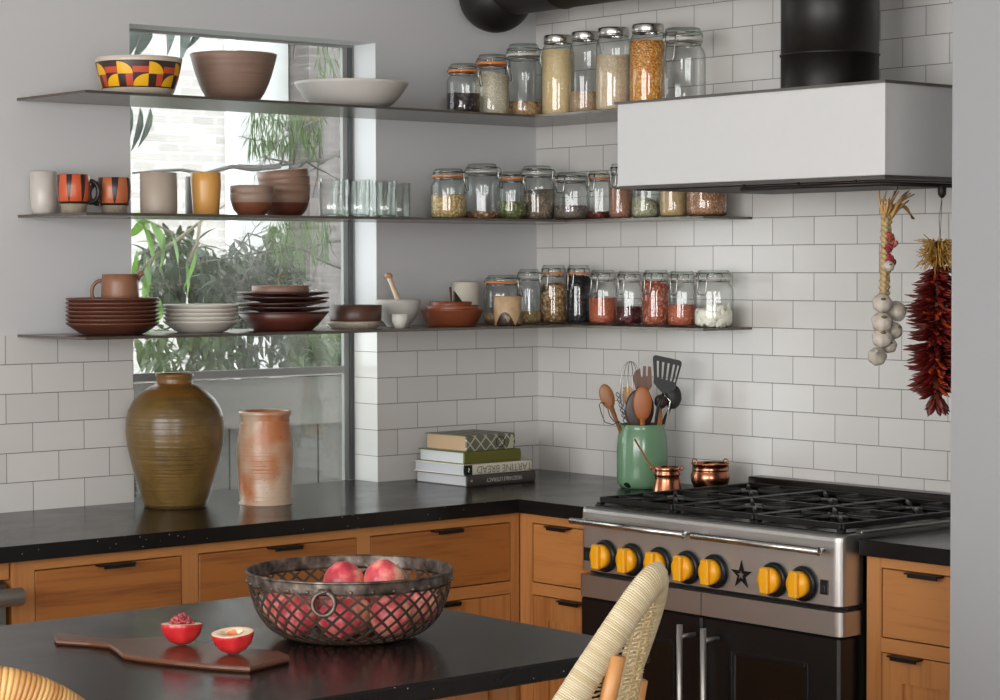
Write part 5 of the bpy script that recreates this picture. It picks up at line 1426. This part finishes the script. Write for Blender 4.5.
# big leaved shrub near the glass
LG = leafmat('4c7a1c', '6f9a24'); LD = leafmat('1e2a12', '34461a'); LGY = leafmat('38423a', '465046'); LM = leafmat('2a3a18', '48601f')
sb = thing('broad_leaf_shrub', 'broad leaved shrub with bright green leaves close outside the window', 'shrub', (A_(170, 400, .75).x, .75, -.2))
sl = sb.location.copy()
def loc_(p): return p-sl
m = MB(); br = [A_(133, 276, .8), A_(160, 253, .82), A_(182, 236, .84), A_(200, 222, .86), A_(225, 205, .9)]
m.tube([loc_(p) for p in br], [.007, .006, .006, .005, .003], 8)
m.tube([loc_(p) for p in (A_(188, 262, .8), A_(197, 245, .8), A_(200, 222, .85))], .006, 7)
m.tube([loc_(p) for p in (A_(174, 233, .8), A_(150, 222, .82), A_(120, 212, .85))], .004, 6)
m.tube([loc_(A_(125, 420, .8)), loc_(A_(128, 340, .8)), loc_(A_(133, 276, .8))], [.011, .010, .008], 8); m.build('branch', plain('7a6e56', .7), sb)
m = MB()
for (u, v, u2, v2, L, W) in ((150, 222, 166, 250, .14, .042), (143, 225, 157, 262, .14, .03), (137, 250, 131, 285, .12, .03), (146, 262, 150, 292, .13, .03), (142, 300, 150, 262, .13, .035), (186, 262, 190, 292, .12, .022), (196, 250, 188, 285, .13, .022),
                            (160, 300, 150, 330, .15, .05), (135, 330, 150, 300, .14, .05), (133, 216, 150, 226, .10, .04), (164, 232, 163, 268, .12, .02), (145, 218, 131, 236, .1, .03), (165, 312, 140, 300, .12, .04), (172, 236, 180, 262, .1, .02)):
    a = A_(u, v, .8); b = A_(u2, v2, .82); leaf(m, loc_(a), b-a, (b-a).length*1.15, W*1.5, .1, Vector((.5, -.8, .2)))
m.build('bright_leaves', LG, sb)
m = MB()
for (u, v, u2, v2, W) in ((140, 108, 136, 150, .06), (150, 108, 143, 146, .06), (130, 105, 128, 150, .05), (145, 20, 138, 58, .11), (180, 22, 184, 60, .12), (165, 10, 172, 52, .10), (133, 8, 130, 60, .1), (205, 12, 192, 48, .06), (215, 20, 222, 40, .03), (192, 20, 198, 44, .03)):
    a = A_(u, v, .9); b = A_(u2, v2, .95); leaf(m, loc_(a), b-a, (b-a).length*1.1, W*1.2, .12, Vector((.5, -.8, .2)))
m.build('hanging_leaves', LGY, sb)
# darker evergreen masses
def bush(name, label, cx0, cy0, z0, boxes, mat, nl, L, W, seed):
    rr3 = random.Random(seed); o = thing(name, label, 'shrub', (cx0, cy0, -.2), 0, 'garden shrubs outside'); m = MB(); s = MB()
    for (u0, v0, u1, v1, y0, y1, k) in boxes:
        for q in range(int(nl*k)):
            u = rr3.uniform(u0, u1); v = rr3.uniform(v0, v1); e = ((u-(u0+u1)/2)/((u1-u0)/2))**2+((v-(v0+v1)/2)/((v1-v0)/2))**2
            if e > 1+rr3.uniform(-.2, .3): continue
            p = A_(u, v, rr3.uniform(y0, y1)); d = Vector((rr3.gauss(0, 1), rr3.gauss(0, .7), rr3.gauss(-.6, .8)))
            leaf(m, p-o.location, d, L*rr3.uniform(.7, 1.2), W*rr3.uniform(.8, 1.2), .25)
        c = A_((u0+u1)/2, (v0+v1)/2, (y0+y1)/2)-o.location; s.tube([(c.x*.3, c.y*.3, 0), c*.6, c], [.02, .012, .005], 6)
    m.build('foliage', mat, o); s.build('branches', plain('4a4238', .8), o); return o
x_ = A_(240, 350, 2.6).x
bush('evergreen_shrub', 'dark evergreen shrub outside behind the dark stack of plates', x_, 2.6, 0, [(205, 250, 300, 320, 2.2, 3.0, 1.2), (140, 232, 215, 300, 2.4, 3.2, .55), (196, 285, 300, 380, 2.2, 3.0, .35)], LD, 900, .10, .03, 5)
x_ = A_(320, 350, 3.4).x
bush('leafy_shrub', 'mid green leafy shrub at the right outside the window', x_, 3.4, 0, [(262, 225, 300, 300, 2.6, 3.6, .35), (284, 325, 352, 375, 2.8, 3.6, .9), (135, 325, 240, 372, 2.2, 3.0, .45)], LM, 750, .08, .03, 6)
# bare branches and conifer sprays
bb = thing('bare_tree', 'bare grey branches with thin needle sprays crossing the window view', 'tree', (A_(300, 300, 2.0).x, 2.0, -.2)); o0 = bb.location.copy(); m = MB()
R4 = random.Random(9)
def limb(p, q, r_, lv):
    pts = [p]; n_ = 6
    for j in range(1, n_+1): pts.append(p.lerp(q, j/n_)+Vector((R4.gauss(0, .02), R4.gauss(0, .02), R4.gauss(0, .02)))*(q-p).length*.6)
    m.tube([x-o0 for x in pts], [r_*(1-.7*j/n_) for j in range(n_+1)], 5)
    if lv:
        for j in range(2, n_+1):
            for s_ in range(2):
                d = Vector((R4.gauss(0, 1), R4.gauss(0, .4), R4.gauss(-.2, .8))).normalized()*(q-p).length*.34; limb(pts[j], pts[j]+d, r_*.4, lv-1)
tr0 = A_(352, 440, 2.0)
m.tube([(0, 0, 0), tr0-o0, A_(360, 170, 2.0)-o0, A_(365, 40, 2.0)-o0], [.07, .05, .04, .03], 10)
limb(A_(358, 150, 2.0), A_(280, 166, 1.9), .016, 1); limb(A_(280, 166, 1.9), A_(128, 172, 1.9), .012, 0)
limb(A_(355, 100, 2.0), A_(262, 150, 2.0), .008, 2); limb(A_(352, 240, 2.0), A_(215, 262, 2.0), .008, 2); limb(A_(352, 60, 2.0), A_(300, 130, 2.1), .008, 1); limb(A_(352, 270, 2.0), A_(250, 232, 2.0), .008, 2)
limb(A_(300, 20, 2.0), A_(290, 66, 2.1), .010, 0)
m.build('branches', plain('46403a', .8), bb)
m = MB()
for (u, v, w_, h_, n_) in ((285, 125, 60, 34, 420), (300, 236, 50, 26, 260), (330, 60, 20, 30, 60)):
    for q in range(n_):
        p = A_(u+R4.uniform(-w_, w_)*.6, v+R4.uniform(-h_, h_)*.7, 2.0+R4.uniform(-.3, .3))-o0; d = Vector((R4.gauss(0, .5), R4.gauss(0, .3), -1))
        leaf(m, p, d, .07, .006, .1)
m.build('needles', LM, bb)

# ------------------------------------------------------------------ light
wd = bpy.data.worlds.new('sky'); sc.world = wd; wd.use_nodes = True
bg = wd.node_tree.nodes['Background']; bg.inputs[0].default_value = (.93, .97, 1.0, 1); bg.inputs[1].default_value = 5.2
def area(name, loc, rot, sx, sy, e, c=(1, 1, 1)):
    l = bpy.data.lights.new(name, 'AREA'); l.shape = 'RECTANGLE'; l.size = sx; l.size_y = sy; l.energy = e; l.color = c
    o = bpy.data.objects.new(name, l); col.objects.link(o); o.location = loc; o.rotation_euler = rot; return o
# daylight through the big window of the left wall (two sashes) and through the opening behind the camera
for k, (ya, yb) in enumerate(((-5.35, -3.45), (-3.25, -1.35))):
    area('window_daylight', (-6.99, (ya+yb)/2, 1.65), (PI/2, 0, -PI/2), yb-ya, 1.8, 112, (1.0, .985, .97))
area('window_daylight', (-5.3, -6.99, 1.65), (PI/2, 0, 0), 1.7, 1.4, 110, (1, .97, .94))
struct(MB().box(-7.15, -3.45, .7, -7.0, -3.25, 2.6).build('window_2', WHITE))
sc.view_settings.view_transform = 'Standard'; sc.view_settings.look = 'None'; sc.view_settings.gamma = 1; sc.view_settings.use_curve_mapping = False
sc.view_settings.exposure = -0.25

sc.cycles.transparent_max_bounces = 48; sc.cycles.max_bounces = 10; sc.cycles.diffuse_bounces = 5; sc.cycles.glossy_bounces = 5
